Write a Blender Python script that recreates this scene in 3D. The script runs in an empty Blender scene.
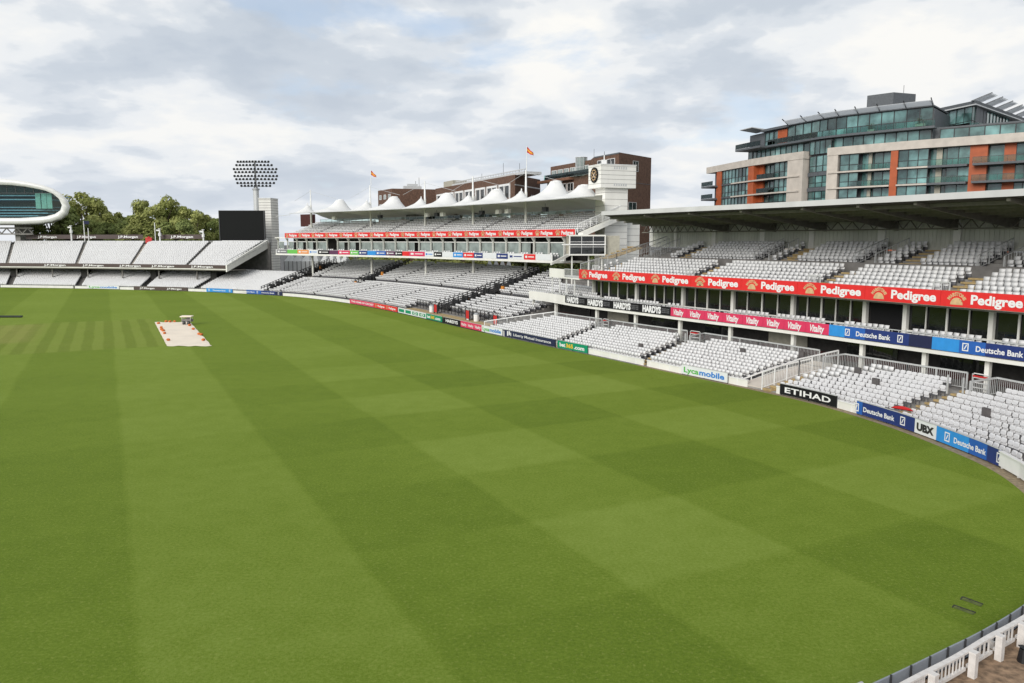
import bpy, math, random
import numpy as np
from mathutils import Vector, Matrix
random.seed(7); RNG = np.random.RandomState(7)
scene = bpy.context.scene
R = math.radians

# ------------------------------------------------------------------ camera, sky, sun, exposure
CAM_H = 10.5; F_PX = 780.0; PITCH = math.atan(101.5 / F_PX)
cam_d = bpy.data.cameras.new('camera'); cam = bpy.data.objects.new('camera', cam_d)
scene.collection.objects.link(cam); scene.camera = cam
cam.location = (0, 0, CAM_H); cam.rotation_euler = (math.pi / 2 - PITCH, 0, 0)
cam_d.sensor_width = 36; cam_d.lens = 36 * F_PX / 1024; cam_d.clip_start = .3; cam_d.clip_end = 6000

SUN_EL, SUN_AZ = R(25), R(216)      # azimuth clockwise from +Y
world = bpy.data.worlds.new('World'); scene.world = world; world.use_nodes = True
def build_sky():
    nt = world.node_tree; N, L = nt.nodes, nt.links; N.clear()
    out = N.new('ShaderNodeOutputWorld'); bg = N.new('ShaderNodeBackground'); bg.inputs[1].default_value = .1
    L.new(bg.outputs[0], out.inputs[0])
    sky = N.new('ShaderNodeTexSky'); sky.sky_type = 'NISHITA'; sky.sun_disc = False
    sky.sun_elevation = SUN_EL; sky.sun_rotation = SUN_AZ
    tc = N.new('ShaderNodeTexCoord'); sep = N.new('ShaderNodeSeparateXYZ'); L.new(tc.outputs['Generated'], sep.inputs[0])
    def m(op, a, b=None, c=None):
        n = N.new('ShaderNodeMath'); n.operation = op
        for i, v in enumerate((a, b, c)):
            if v is None: continue
            if isinstance(v, (int, float)): n.inputs[i].default_value = v
            else: L.new(v, n.inputs[i])
        return n.outputs[0]
    z = m('ADD', m('MAXIMUM', sep.outputs[2], 0.0), .24)
    cmb = N.new('ShaderNodeCombineXYZ')
    L.new(m('DIVIDE', sep.outputs[0], z), cmb.inputs[0]); L.new(m('DIVIDE', sep.outputs[1], z), cmb.inputs[1])
    def noise(scale, det, rough, off, dist=0.):
        mp = N.new('ShaderNodeMapping'); mp.inputs['Location'].default_value = off; L.new(cmb.outputs[0], mp.inputs[0])
        n = N.new('ShaderNodeTexNoise'); n.inputs['Scale'].default_value = scale; n.inputs['Detail'].default_value = det
        n.inputs['Roughness'].default_value = rough; n.inputs['Distortion'].default_value = dist
        L.new(mp.outputs[0], n.inputs['Vector']); return n.outputs[0]
    def ramp(fac, stops):
        r = N.new('ShaderNodeValToRGB'); e = r.color_ramp.elements
        while len(e) > 1: e.remove(e[-1])
        e[0].position = stops[0][0]; e[0].color = (*stops[0][1], 1)
        for p, c in stops[1:]:
            k = e.new(p); k.color = (*c, 1)
        r.color_ramp.interpolation = 'EASE'; L.new(fac, r.inputs[0]); return r.outputs[0]
    base = noise(1.75, 8, .52, (3.1, 1.7, 0), .1)
    puff = m('SUBTRACT', 1.0, m('ABSOLUTE', m('MULTIPLY_ADD', noise(4.2, 5, .5, (1.3, 9.7, 2.), .1), 4.0, -2.0)))
    shade = noise(1.25, 5, .5, (8.3, 5.2, 0), .2)
    f = m('ADD', m('ADD', m('MULTIPLY', base, .74), m('MULTIPLY', shade, .26)), m('MULTIPLY', m('SUBTRACT', puff, .62), .085))
    cloud = ramp(f, [(.36, (3.8, 4.3, 4.95)), (.45, (4.4, 4.85, 5.4)), (.50, (5.3, 5.65, 6.05)), (.545, (6.5, 6.65, 6.75)), (.62, (7.4, 7.3, 7.0))])
    hole = noise(1.9, 8, .55, (3.1, 1.7, 4.0), .2)
    cov = ramp(hole, [(.0, (1, 1, 1)), (.58, (1, 1, 1)), (.68, (.45, .45, .45)), (.76, (.2, .2, .2))])
    mix = N.new('ShaderNodeMix'); mix.data_type = 'RGBA'
    bl = N.new('ShaderNodeMix'); bl.data_type = 'RGBA'; bl.inputs[0].default_value = .5
    L.new(sky.outputs[0], bl.inputs[6]); bl.inputs[7].default_value = (4.6, 5.7, 7.4, 1)
    L.new(cov, mix.inputs[0]); L.new(bl.outputs[2], mix.inputs[6]); L.new(cloud, mix.inputs[7])
    # paler towards the horizon, as thick layers of cloud overlap
    hz_ = ramp(sep.outputs[2], [(0, (1, 1, 1)), (.10, (.55, .55, .55)), (.3, (0, 0, 0))])
    hm = N.new('ShaderNodeMix'); hm.data_type = 'RGBA'
    L.new(m('MULTIPLY', hz_, .45), hm.inputs[0]); L.new(mix.outputs[2], hm.inputs[6]); hm.inputs[7].default_value = (5.9, 6.2, 6.7, 1)
    hi = ramp(sep.outputs[2], [(0, (1, 1, 1)), (.34, (1, 1, 1)), (.75, (.8, .8, .8))]); vm = N.new('ShaderNodeVectorMath'); vm.operation = 'MULTIPLY'   # unseen upper sky dimmed so low-angle light counts more under the roofs
    L.new(hm.outputs[2], vm.inputs[0]); L.new(hi, vm.inputs[1]); L.new(vm.outputs[0], bg.inputs[0])
build_sky()
sun_d = bpy.data.lights.new('sun', 'SUN'); sun_d.energy = 2.0; sun_d.angle = R(34); sun_d.color = (1, .96, .9)
sun = bpy.data.objects.new('sun', sun_d); scene.collection.objects.link(sun)
sdir = Vector((math.sin(SUN_AZ) * math.cos(SUN_EL), math.cos(SUN_AZ) * math.cos(SUN_EL), math.sin(SUN_EL)))
sun.rotation_euler = (-sdir).to_track_quat('-Z', 'Y').to_euler()
sun.location = (0, 0, 60)
vs = scene.view_settings; vs.view_transform = 'Standard'; vs.look = 'None'; vs.exposure = .42; vs.gamma = 1; vs.use_curve_mapping = False

# ------------------------------------------------------------------ calibration helpers (photo pixel -> point on a known plane)
cp, sp = math.cos(PITCH), math.sin(PITCH)
def ray(u, v=240.):
    a = (u - 512) / F_PX; b = -(v - 341.5) / F_PX
    return a, cp + b * sp, b * cp - sp
def gz(u, v, z=0.):
    r = ray(u, v); t = (z - CAM_H) / r[2]; return (r[0] * t, r[1] * t)
def gy(u, v, y):
    r = ray(u, v); t = y / r[1]; return (r[0] * t, CAM_H + r[2] * t)
def proj(x, y, z):
    z -= CAM_H; d = y * cp - z * sp; up = y * sp + z * cp
    return (512 + F_PX * x / d, 341.5 - F_PX * up / d) if d > .1 else (-9999, -9999)

# ------------------------------------------------------------------ object helpers
ORG = {}
def link(o): scene.collection.objects.link(o); return o
def tag(o, label=None, cat=None, group=None, kind=None):
    if label: o['label'] = label
    if cat: o['category'] = cat
    if group: o['group'] = group
    if kind: o['kind'] = kind
    return o
def thing(name, label, cat, loc=(0, 0, 0), group=None):
    o = link(bpy.data.objects.new(name, None)); o.location = loc; o.empty_display_size = .3
    ORG[o.name] = Vector(loc); return tag(o, label, cat, group)
def inst(src, parent=None, loc=None, rz=None):
    c = src.copy(); link(c)
    if parent is not None: c.parent = parent
    if loc is not None: c.location = loc
    if rz is not None: c.rotation_euler = (0, 0, rz)
    return c
class MB:
    def __init__(s): s.v = []; s.f = []; s.m = []; s.cur = 0
    def add(s, vs, fs):
        b = len(s.v); s.v += [tuple(p) for p in vs]; s.f += [tuple(b + i for i in q) for q in fs]; s.m += [s.cur] * len(fs); return s
    BOXF = [(0, 3, 2, 1), (4, 5, 6, 7), (0, 1, 5, 4), (1, 2, 6, 5), (2, 3, 7, 6), (3, 0, 4, 7)]
    def hexa(s, p8): return s.add(p8, s.BOXF)
    def box(s, c, d, rz=0., tilt=0.):
        """c centre, d size; rz yaw, tilt about local x"""
        ca, sa = math.cos(rz), math.sin(rz); ct, st = math.cos(tilt), math.sin(tilt); P = []
        for z in (-.5, .5):
            for x, y in ((-.5, -.5), (.5, -.5), (.5, .5), (-.5, .5)):
                X, Y, Z = x * d[0], y * d[1], z * d[2]
                Y, Z = Y * ct - Z * st, Y * st + Z * ct
                P.append((c[0] + X * ca - Y * sa, c[1] + X * sa + Y * ca, c[2] + Z))
        return s.hexa(P)
    def quad(s, a, b, c, d): return s.add((a, b, c, d), [(0, 1, 2, 3)])
    def bar(s, a, b, w, h=None):
        """rectangular bar from a to b"""
        h = h or w; a = Vector(a); b = Vector(b); d = b - a
        if d.length < 1e-5: return s
        d.normalize(); up = Vector((0, 0, 1)) if abs(d.z) < .95 else Vector((0, 1, 0))
        x = d.cross(up).normalized() * w / 2; y = x.cross(d).normalized() * h / 2
        return s.hexa([a - x - y, a + x - y, a + x + y, a - x + y, b - x - y, b + x - y, b + x + y, b - x + y])
    def tube(s, a, b, r0, r1=None, n=8, caps=True):
        r1 = r0 if r1 is None else r1; a = Vector(a); b = Vector(b); d = (b - a).normalized()
        up = Vector((0, 0, 1)) if abs(d.z) < .95 else Vector((0, 1, 0)); x = d.cross(up).normalized(); y = d.cross(x)
        P = []
        for c, r in ((a, r0), (b, r1)):
            for i in range(n):
                t = 2 * math.pi * i / n; P.append(c + x * math.cos(t) * r + y * math.sin(t) * r)
        fs = [(i, (i + 1) % n, n + (i + 1) % n, n + i) for i in range(n)]
        if caps: fs += [tuple(range(n))[::-1], tuple(range(n, 2 * n))]
        return s.add(P, fs)
    def rings(s, rings, closed=True, caps=True):
        n = len(rings[0]); P = [p for r in rings for p in r]; fs = []
        for j in range(len(rings) - 1):
            for i in range(n if closed else n - 1):
                k = (i + 1) % n; fs.append((j * n + i, j * n + k, (j + 1) * n + k, (j + 1) * n + i))
        if caps and closed: fs += [tuple(range(n))[::-1], tuple(range((len(rings) - 1) * n, len(rings) * n))]
        return s.add(P, fs)
    def prism(s, poly, z0, z1):
        n = len(poly); P = [(x, y, z0) for x, y in poly] + [(x, y, z1) for x, y in poly]
        fs = [tuple(range(n))[::-1], tuple(range(n, 2 * n))] + [(i, (i + 1) % n, n + (i + 1) % n, n + i) for i in range(n)]
        return s.add(P, fs)
    def sweep(s, path, prof, s0, s1, step=2.0):
        """closed profile [(off, z)] swept along path from s0 to s1"""
        n = max(1, int(math.ceil(abs(s1 - s0) / step)))
        rs = []
        for j in range(n + 1):
            q = s0 + (s1 - s0) * j / n; rs.append([(*path.p(q, o), z) for o, z in prof])
        return s.rings(rs)
    def slab(s, path, o0, o1, z0, z1, s0, s1, step=2.0): return s.sweep(path, [(o0, z0), (o1, z0), (o1, z1), (o0, z1)], s0, s1, step)
    def rbox(s, path, q, off, z0, z1, w, d):
        """upright box on a path, w along, d across"""
        P = []
        for z in (z0, z1):
            for a, b in ((-w / 2, -d / 2), (w / 2, -d / 2), (w / 2, d / 2), (-w / 2, d / 2)): P.append((*path.p(q + a, off + b), z))
        return s.hexa(P)
    def build(s, name, mats, parent=None, smooth=False, label=None):
        if not isinstance(mats, (list, tuple)): mats = [mats]
        o0 = Vector((0, 0, 0)); r = parent
        if parent is not None: o0 = ORG[parent.name]
        me = bpy.data.meshes.new(name)
        me.from_pydata([(x - o0.x, y - o0.y, z - o0.z) for x, y, z in s.v], [], s.f)
        for m_ in mats: me.materials.append(m_)
        if any(s.m): me.polygons.foreach_set('material_index', s.m)
        if smooth: me.polygons.foreach_set('use_smooth', [True] * len(me.polygons))
        me.update(); o = link(bpy.data.objects.new(name, me))
        ORG[o.name] = o0
        if parent is not None: o.parent = parent
        if label: o['label'] = label
        return o
def replicate(name, tv, tf, tm, inst_list, mats, parent=None):
    """one mesh of many copies of a template; inst_list rows: x,y,z,yaw"""
    A = np.array([i[:4] for i in inst_list], float); T = np.array(tv, float); n = len(A); k = len(T)
    c, s_ = np.cos(A[:, 3])[:, None], np.sin(A[:, 3])[:, None]
    X = T[None, :, 0] * c - T[None, :, 1] * s_ + A[:, 0:1]; Y = T[None, :, 0] * s_ + T[None, :, 1] * c + A[:, 1:2]; Z = T[None, :, 2] + A[:, 2:3]
    V = np.stack([X, Y, Z], -1).reshape(-1, 3)
    if parent is not None: V -= np.array(ORG[parent.name])
    sizes = np.array([len(f) for f in tf]); flat = np.concatenate([np.array(f) for f in tf]); nl = len(flat)
    loops = (flat[None, :] + (np.arange(n) * k)[:, None]).ravel(); tot = np.tile(sizes, n)
    me = bpy.data.meshes.new(name); me.vertices.add(n * k); me.vertices.foreach_set('co', V.ravel())
    me.loops.add(n * nl); me.loops.foreach_set('vertex_index', loops.astype(np.int32))
    me.polygons.add(n * len(tf)); st = np.concatenate([[0], np.cumsum(tot)[:-1]])
    me.polygons.foreach_set('loop_start', st.astype(np.int32)); me.polygons.foreach_set('loop_total', tot.astype(np.int32))
    me.polygons.foreach_set('material_index', np.tile(np.array(tm), n).astype(np.int32))
    for m_ in mats: me.materials.append(m_)
    me.update(calc_edges=True); o = link(bpy.data.objects.new(name, me)); ORG[o.name] = Vector((0, 0, 0))
    if parent is not None: o.parent = parent
    return o

def catmull(nodes, per=12):
    P = [Vector(p) for p in nodes]; P = [2 * P[0] - P[1]] + P + [2 * P[-1] - P[-2]]; out = []
    for i in range(1, len(P) - 2):
        for k in range(per):
            t = k / per; a, b, c, d = P[i - 1], P[i], P[i + 1], P[i + 2]
            out.append(.5 * ((2 * b) + (c - a) * t + (2 * a - 5 * b + 4 * c - d) * t * t + (3 * b - 3 * c + d - a) * t ** 3))
    out.append(P[-2]); return out
class Path:
    def __init__(s, nodes, smooth=True):
        pts = catmull(nodes) if smooth else [Vector(p) for p in nodes]
        s.P = np.array([tuple(p) for p in pts]); d = np.diff(s.P, axis=0); L = np.hypot(d[:, 0], d[:, 1])
        s.S = np.concatenate([[0], np.cumsum(L)]); s.L = s.S[-1]
        t = d / L[:, None]; T = np.vstack([t[:1], (t[1:] + t[:-1]) / 2, t[-1:]]); s.T = T / np.hypot(T[:, 0], T[:, 1])[:, None]
    def tan(s, q):
        tx = np.interp(q, s.S, s.T[:, 0]); ty = np.interp(q, s.S, s.T[:, 1]); l = math.hypot(tx, ty); return tx / l, ty / l
    def p(s, q, off=0.):
        qq = min(max(q, 0), s.L); x = np.interp(qq, s.S, s.P[:, 0]); y = np.interp(qq, s.S, s.P[:, 1]); tx, ty = s.tan(qq)
        e = q - qq
        return (float(x - ty * off + tx * e), float(y + tx * off + ty * e))
    def yaw(s, q, off=0.): tx, ty = s.tan(q); return math.atan2(ty, tx)
    def at_u(s, u, off=0., z=10.5):
        best = None
        for q in np.linspace(0, s.L, 600):
            x, y = s.p(q, off)
            if y < 5: continue
            e = abs(proj(x, y, z)[0] - u)
            if best is None or e < best[0]: best = (e, q)
        return best[1]
class Lerp:
    """off is 0..W where W nominal; linear between path A and path B"""
    def __init__(s, A, B, W): s.A = np.array([tuple(p) for p in catmull(A)]); s.B = np.array([tuple(p) for p in catmull(B)]); s.W = W; \
        s.init()
    def init(s):
        M = (s.A + s.B) / 2; d = np.diff(s.A, axis=0); s.S = np.concatenate([[0], np.cumsum(np.hypot(d[:, 0], d[:, 1]))]); s.L = s.S[-1]
    def p(s, q, off=0.):
        k = off / s.W; q = min(max(q, 0), s.L)
        ax, ay = np.interp(q, s.S, s.A[:, 0]), np.interp(q, s.S, s.A[:, 1]); bx, by = np.interp(q, s.S, s.B[:, 0]), np.interp(q, s.S, s.B[:, 1])
        return (float(ax + (bx - ax) * k), float(ay + (by - ay) * k))
    def yaw(s, q, off=0.):
        a = s.p(q - .4, off); b = s.p(q + .4, off); return math.atan2(b[1] - a[1], b[0] - a[0])
    at_u = Path.at_u

# ------------------------------------------------------------------ materials
MATS = {}
def mat(name, col, rough=.6, metal=0., var=.12, scale=3., bump=0., island=0., spec=.5, streak=False, col2=None):
    if name in MATS: return MATS[name]
    m = bpy.data.materials.new(name); m.use_nodes = True; nt = m.node_tree; N, L = nt.nodes, nt.links
    b = N['Principled BSDF']; b.inputs['Roughness'].default_value = rough; b.inputs['Metallic'].default_value = metal
    b.inputs['Specular IOR Level'].default_value = spec
    if var == 0 and island == 0: b.inputs['Base Color'].default_value = (*col, 1)
    else:
        tc = N.new('ShaderNodeTexCoord'); mp = N.new('ShaderNodeMapping'); L.new(tc.outputs['Object'], mp.inputs[0])
        if streak: mp.inputs['Scale'].default_value = (1, 1, .15)
        ns = N.new('ShaderNodeTexNoise'); ns.inputs['Scale'].default_value = scale; ns.inputs['Detail'].default_value = 6; L.new(mp.outputs[0], ns.inputs['Vector'])
        mx = N.new('ShaderNodeMix'); mx.data_type = 'RGBA'
        c2 = col2 or tuple(c * (1 - var * 2) for c in col); c1 = col if col2 else tuple(min(1, c * (1 + var)) for c in col)
        mx.inputs[6].default_value = (*c1, 1); mx.inputs[7].default_value = (*c2, 1)
        rr = N.new('ShaderNodeMapRange'); rr.inputs[1].default_value = .3; rr.inputs[2].default_value = .7; L.new(ns.outputs[0], rr.inputs[0]); L.new(rr.outputs[0], mx.inputs[0])
        o = mx.outputs[2]
        if island:
            g = N.new('ShaderNodeNewGeometry'); r2 = N.new('ShaderNodeMapRange'); r2.inputs[3].default_value = 1 - island; r2.inputs[4].default_value = 1.0
            L.new(g.outputs['Random Per Island'], r2.inputs[0]); vm = N.new('ShaderNodeVectorMath'); vm.operation = 'SCALE'
            L.new(o, vm.inputs[0]); L.new(r2.outputs[0], vm.inputs[3]); o = vm.outputs[0]
        L.new(o, b.inputs['Base Color'])
        if bump:
            bp = N.new('ShaderNodeBump'); bp.inputs['Strength'].default_value = bump; bp.inputs['Distance'].default_value = .05
            L.new(ns.outputs[0], bp.inputs['Height']); L.new(bp.outputs[0], b.inputs['Normal'])
    MATS[name] = m; return m
def glass_mat(name, tint, refl=.25, see=.7):
    m = bpy.data.materials.new(name); m.use_nodes = True; nt = m.node_tree; N, L = nt.nodes, nt.links; N.clear()
    out = N.new('ShaderNodeOutputMaterial'); tr = N.new('ShaderNodeBsdfTransparent'); tr.inputs[0].default_value = (*tint, 1)
    gl = N.new('ShaderNodeBsdfGlossy'); gl.inputs['Roughness'].default_value = .03; gl.inputs[0].default_value = (.8, .95, .92, 1)
    fr = N.new('ShaderNodeLayerWeight'); fr.inputs[0].default_value = refl; mx = N.new('ShaderNodeMixShader')
    L.new(fr.outputs['Fresnel'], mx.inputs[0]); L.new(tr.outputs[0], mx.inputs[1]); L.new(gl.outputs[0], mx.inputs[2]); L.new(mx.outputs[0], out.inputs[0])
    MATS[name] = m; return m

white = mat('white_paint', (.82, .82, .81), .45, var=.04, scale=1.5)
offwhite = mat('off_white_cladding', (.80, .79, .74), .55, var=.05, scale=.6, streak=True)
seat_w = mat('white_seat_plastic', (.72, .72, .73), .35, var=.06, scale=4, island=.18)
seat_far = mat('white_seat_plastic_far', (.72, .72, .72), .45, var=.02, scale=.3, island=.05)
bracket_g = mat('seat_bracket_grey', (.10, .10, .11), .6, var=.1)
concrete = mat('concrete', (.27, .26, .245), .85, var=.14, scale=1.2, bump=.2)
concrete_d = mat('dark_concrete', (.20, .19, .18), .9, var=.15, scale=1.2)
stair_tan = mat('stair_tan', (.42, .31, .15), .85, var=.15, scale=3)
grey_metal = mat('grey_metal', (.42, .43, .44), .45, .3, var=.06)
lt_metal = mat('light_grey_metal', (.58, .59, .59), .45, .2, var=.05)
dark_metal = mat('dark_metal', (.045, .047, .05), .5, .2, var=.1)
black = mat('black_rail_paint', (.012, .012, .014), .5, var=.1)
screen_m = mat('screen_black', (.010, .011, .011), .8, var=.05, scale=6, spec=.2)
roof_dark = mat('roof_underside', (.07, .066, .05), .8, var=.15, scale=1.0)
roof_beam = mat('roof_beam', (.19, .18, .15), .7, var=.1)
cladding = mat('ribbed_cladding', (.62, .63, .55), .6, var=.12, scale=.5, streak=True)
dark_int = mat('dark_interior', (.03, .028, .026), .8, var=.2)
maroon = mat('maroon_wall', (.06, .012, .01), .8, var=.15)
beige = mat('beige_panel', (.42, .40, .33), .8, var=.08)
dark_glass = mat('dark_glass', (.016, .018, .018), .04, var=.3, scale=.8, spec=.6)
box_glass = mat('box_glass_green', (.36, .42, .40), .08, var=.2, scale=.8, island=.6)
teal_glass = mat('teal_glass', (.19, .37, .36), .05, var=.4, scale=.35, island=.82, spec=1.)
stone = mat('pale_stone', (.55, .50, .44), .8, var=.07, scale=.8)
orange = mat('orange_panel', (.42, .095, .03), .6, var=.08, scale=1)
brick = mat('brown_brick', (.14, .078, .052), .9, var=.2, scale=2.5)
brick_b = mat('brown_tile', (.19, .088, .05), .85, var=.12, scale=.8, streak=True)
slate = mat('slate_grey', (.10, .11, .12), .6, var=.1)
red_b = mat('banner_red', (.72, .022, .022), .45, var=.04)
pink_b = mat('banner_pink', (.66, .035, .11), .45, var=.04)
black_b = mat('banner_black', (.010, .010, .011), .7, var=.05, spec=.2)
brown_b = mat('banner_brown', (.075, .05, .045), .5, var=.05)
navy_b = mat('banner_navy', (.016, .035, .17), .4, var=.05)
navy2_b = mat('banner_deep_navy', (.014, .018, .065), .4, var=.05)
blue_b = mat('banner_blue', (.02, .11, .42), .4, var=.05)
sky_b = mat('banner_sky_blue', (.03, .27, .68), .4, var=.05)
green_b = mat('banner_green', (.0, .26, .13), .4, var=.05)
white_b = mat('banner_white', (.72, .74, .75), .45, var=.03)
grey_b = mat('banner_grey', (.20, .20, .21), .5, var=.05)
ink_w = mat('lettering_white', (.78, .78, .78), .5, var=0)
ink_k = mat('lettering_black', (.02, .02, .02), .5, var=0)
ink_g = mat('lettering_green', (.10, .42, .08), .5, var=0)
ink_b = mat('lettering_blue', (.02, .20, .60), .5, var=0)
ink_y = mat('lettering_yellow', (.80, .50, .02), .5, var=0)
gold = mat('emblem_gold', (.62, .42, .22), .5, var=.1)
lime_b = mat('banner_lime', (.25, .50, .05), .5, var=0); orange_b = mat('banner_orange', (.75, .28, .07), .5, var=0); plum_b = mat('banner_plum', (.10, .03, .08), .5, var=0)
red_p = mat('red_plastic', (.55, .02, .02), .45, var=.05); orange_p = mat('orange_plastic', (.60, .22, .02), .5, var=.08)

def grass_mat():
    m = bpy.data.materials.new('mown_grass'); m.use_nodes = True; nt = m.node_tree; N, L = nt.nodes, nt.links
    b = N['Principled BSDF']; b.inputs['Roughness'].default_value = .9; b.inputs['Specular IOR Level'].default_value = .08
    b.inputs['Sheen Weight'].default_value = .12; b.inputs['Sheen Roughness'].default_value = .45; b.inputs['Sheen Tint'].default_value = (.6, .75, .1, 1)
    tc = N.new('ShaderNodeTexCoord'); A = R(27.4)
    sep = N.new('ShaderNodeSeparateXYZ'); L.new(tc.outputs['Object'], sep.inputs[0])
    def M(op, a, b_=None, c=None):
        n = N.new('ShaderNodeMath'); n.operation = op
        for i, v in enumerate((a, b_, c)):
            if v is None: continue
            if isinstance(v, (int, float)): n.inputs[i].default_value = v
            else: L.new(v, n.inputs[i])
        return n.outputs[0]
    x, y = sep.outputs[0], sep.outputs[1]
    def noise(scale, det=4, vec=None, rough=.6, sc=(1, 1, 1), rot=0):
        n = N.new('ShaderNodeTexNoise'); n.inputs['Scale'].default_value = scale; n.inputs['Detail'].default_value = det; n.inputs['Roughness'].default_value = rough
        mp = N.new('ShaderNodeMapping'); mp.inputs['Scale'].default_value = sc; mp.inputs['Rotation'].default_value = (0, 0, rot); L.new(tc.outputs['Object'], mp.inputs[0]); L.new(mp.outputs[0], n.inputs['Vector'])
        return n.outputs[0]
    wob = M('MULTIPLY', M('SUBTRACT', noise(.16, 2), .5), .45)
    n_ = M('ADD', M('ADD', M('MULTIPLY', x, math.cos(A)), M('MULTIPLY', y, math.sin(A))), wob)
    d_ = M('ADD', M('ADD', M('MULTIPLY', x, -math.sin(A)), M('MULTIPLY', y, math.cos(A))), wob)
    def sq(v, period, phase, soft):     # +1 for the first half period
        s = M('SINE', M('MULTIPLY', M('SUBTRACT', v, phase), 2 * math.pi / period))
        n = N.new('ShaderNodeClamp'); n.inputs[1].default_value = -1; n.inputs[2].default_value = 1; L.new(M('MULTIPLY', s, soft), n.inputs[0]); return n.outputs[0]
    sn = sq(n_, 13.4, 0.2, 14); sd = sq(d_, 13.0, 18.2, 9); sf = sq(n_, 1.95, .3, 4)
    # cut strip table around the pitch
    def box(v, lo, hi, s=4): 
        a = N.new('ShaderNodeMapRange'); a.inputs[1].default_value = lo - 1 / s; a.inputs[2].default_value = lo + 1 / s; L.new(v, a.inputs[0])
        c = N.new('ShaderNodeMapRange'); c.inputs[1].default_value = hi - 1 / s; c.inputs[2].default_value = hi + 1 / s; c.inputs[3].default_value = 1; c.inputs[4].default_value = 0; L.new(v, c.inputs[0])
        return M('MULTIPLY', a.outputs[0], c.outputs[0])
    table = M('MULTIPLY', box(n_, -34, 5), box(d_, 84.5, 115))
    nt_ = M('SUBTRACT', 1, table)
    far = N.new('ShaderNodeMapRange'); far.inputs[1].default_value = 55; far.inputs[2].default_value = 75; far.inputs[3].default_value = 1; far.inputs[4].default_value = .25; L.new(d_, far.inputs[0])
    nearn = N.new('ShaderNodeMapRange'); nearn.inputs[1].default_value = 8; nearn.inputs[2].default_value = 16; nearn.inputs[3].default_value = .3; nearn.inputs[4].default_value = 1; L.new(n_, nearn.inputs[0])
    st = M('ADD', M('MULTIPLY', sn, .55), M('MULTIPLY', M('MULTIPLY', sd, .50), M('MULTIPLY', far.outputs[0], nearn.outputs[0])))
    st = M('ADD', M('MULTIPLY', st, nt_), M('MULTIPLY', M('MULTIPLY', sf, .95), table))
    big = noise(.05, 3); mid = noise(.9, 5); fine = noise(9, 6, rough=.75); blade = noise(42, 3, rough=.8)
    fac = M('ADD', M('MULTIPLY', st, .145), .5)
    fac = M('ADD', fac, M('MULTIPLY', M('SUBTRACT', big, .5), .35)); fac = M('ADD', fac, M('MULTIPLY', M('SUBTRACT', mid, .5), .30))
    fac = M('ADD', fac, M('MULTIPLY', M('SUBTRACT', fine, .5), 1.0)); fac = M('ADD', fac, M('MULTIPLY', M('SUBTRACT', blade, .5), 1.0))
    r = N.new('ShaderNodeValToRGB'); e = r.color_ramp.elements
    e[0].position = .1; e[0].color = (.064, .115, .010, 1); e[1].position = .9; e[1].color = (.225, .298, .062, 1)
    k = e.new(.5); k.color = (.132, .196, .022, 1); L.new(fac, r.inputs[0])
    # dry worn flecks and the worn square
    fl = N.new('ShaderNodeMapRange'); fl.inputs[1].default_value = .56; fl.inputs[2].default_value = .66; L.new(noise(7.5, 4, rough=.75), fl.inputs[0])
    mx = N.new('ShaderNodeMix'); mx.data_type = 'RGBA'; L.new(M('MULTIPLY', fl.outputs[0], .4), mx.inputs[0]); L.new(r.outputs[0], mx.inputs[6]); mx.inputs[7].default_value = (.30, .33, .09, 1)
    worn = M('MULTIPLY', box(n_, -15, -7.6, 1), box(d_, 94, 114, 1)); mx2 = N.new('ShaderNodeMix'); mx2.data_type = 'RGBA'
    L.new(M('MULTIPLY', worn, M('MULTIPLY', noise(.6, 4), .75)), mx2.inputs[0]); L.new(mx.outputs[2], mx2.inputs[6]); mx2.inputs[7].default_value = (.30, .25, .10, 1)
    mx3 = N.new('ShaderNodeMix'); mx3.data_type = 'RGBA'; L.new(M('MULTIPLY', table, M('MULTIPLY', noise(.35, 4, sc=(1, 1, 1)), .5)), mx3.inputs[0]); L.new(mx2.outputs[2], mx3.inputs[6]); mx3.inputs[7].default_value = (.20, .21, .055, 1)
    L.new(mx3.outputs[2], b.inputs['Base Color'])
    bp = N.new('ShaderNodeBump'); bp.inputs['Strength'].default_value = .5; bp.inputs['Distance'].default_value = .04
    L.new(M('ADD', fine, blade), bp.inputs['Height']); L.new(bp.outputs[0], b.inputs['Normal'])
    return m
grass = grass_mat()
soil = mat('brown_concourse', (.30, .20, .125), .95, var=.3, scale=5, bump=.7)
gravel = mat('gravel_strip', (.30, .235, .15), .95, var=.2, scale=6, bump=.4)
asphalt = mat('asphalt', (.10, .10, .10), .9, var=.15, scale=.4)

# ------------------------------------------------------------------ ground
FB = [(-55.7, 155.2), (-48.2, 150.7), (-39.1, 143.7), (-28.5, 131.5), (-19.3, 117.5), (-11.6, 103.8), (-3.6, 89.2), (.2, 82.8), (4.2, 75.9), (7.4, 70.7), (10.7, 65.0), (13.9, 59.5), (17, 54.4), (19.6, 49.6), (21.4, 44.2), (22.3, 38.8), (22.4, 34), (20.8, 28.5), (17.8, 23.6), (14.2, 20.45)]
FC = [(-150, 178), (-130, 176.5), (-114.4, 174.3), (-95.8, 170.4), (-81.3, 165.7), (-67.2, 161)]
bound = Path(FC + FB)
g = MB(); g.quad((-900, -300, -.12), (900, -300, -.12), (900, 1600, -.12), (-900, 1600, -.12)); tag(g.build('ground', asphalt), kind='structure')
loop = [tuple(p) for p in bound.P] + [(12.2, 19.04), (10.9, 18.24), (8.94, 17.02), (5, 15), (-6, 12), (-25, 11), (-60, 20), (-100, 50), (-130, 90), (-150, 130)]
g = MB(); g.add([(x, y, 0) for x, y in loop], [tuple(range(len(loop)))[::-1]]); tag(g.build('playing_field', grass), kind='structure')
g = MB(); q0 = bound.at_u(640); q1 = bound.L - 9.5
rs = []
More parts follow.
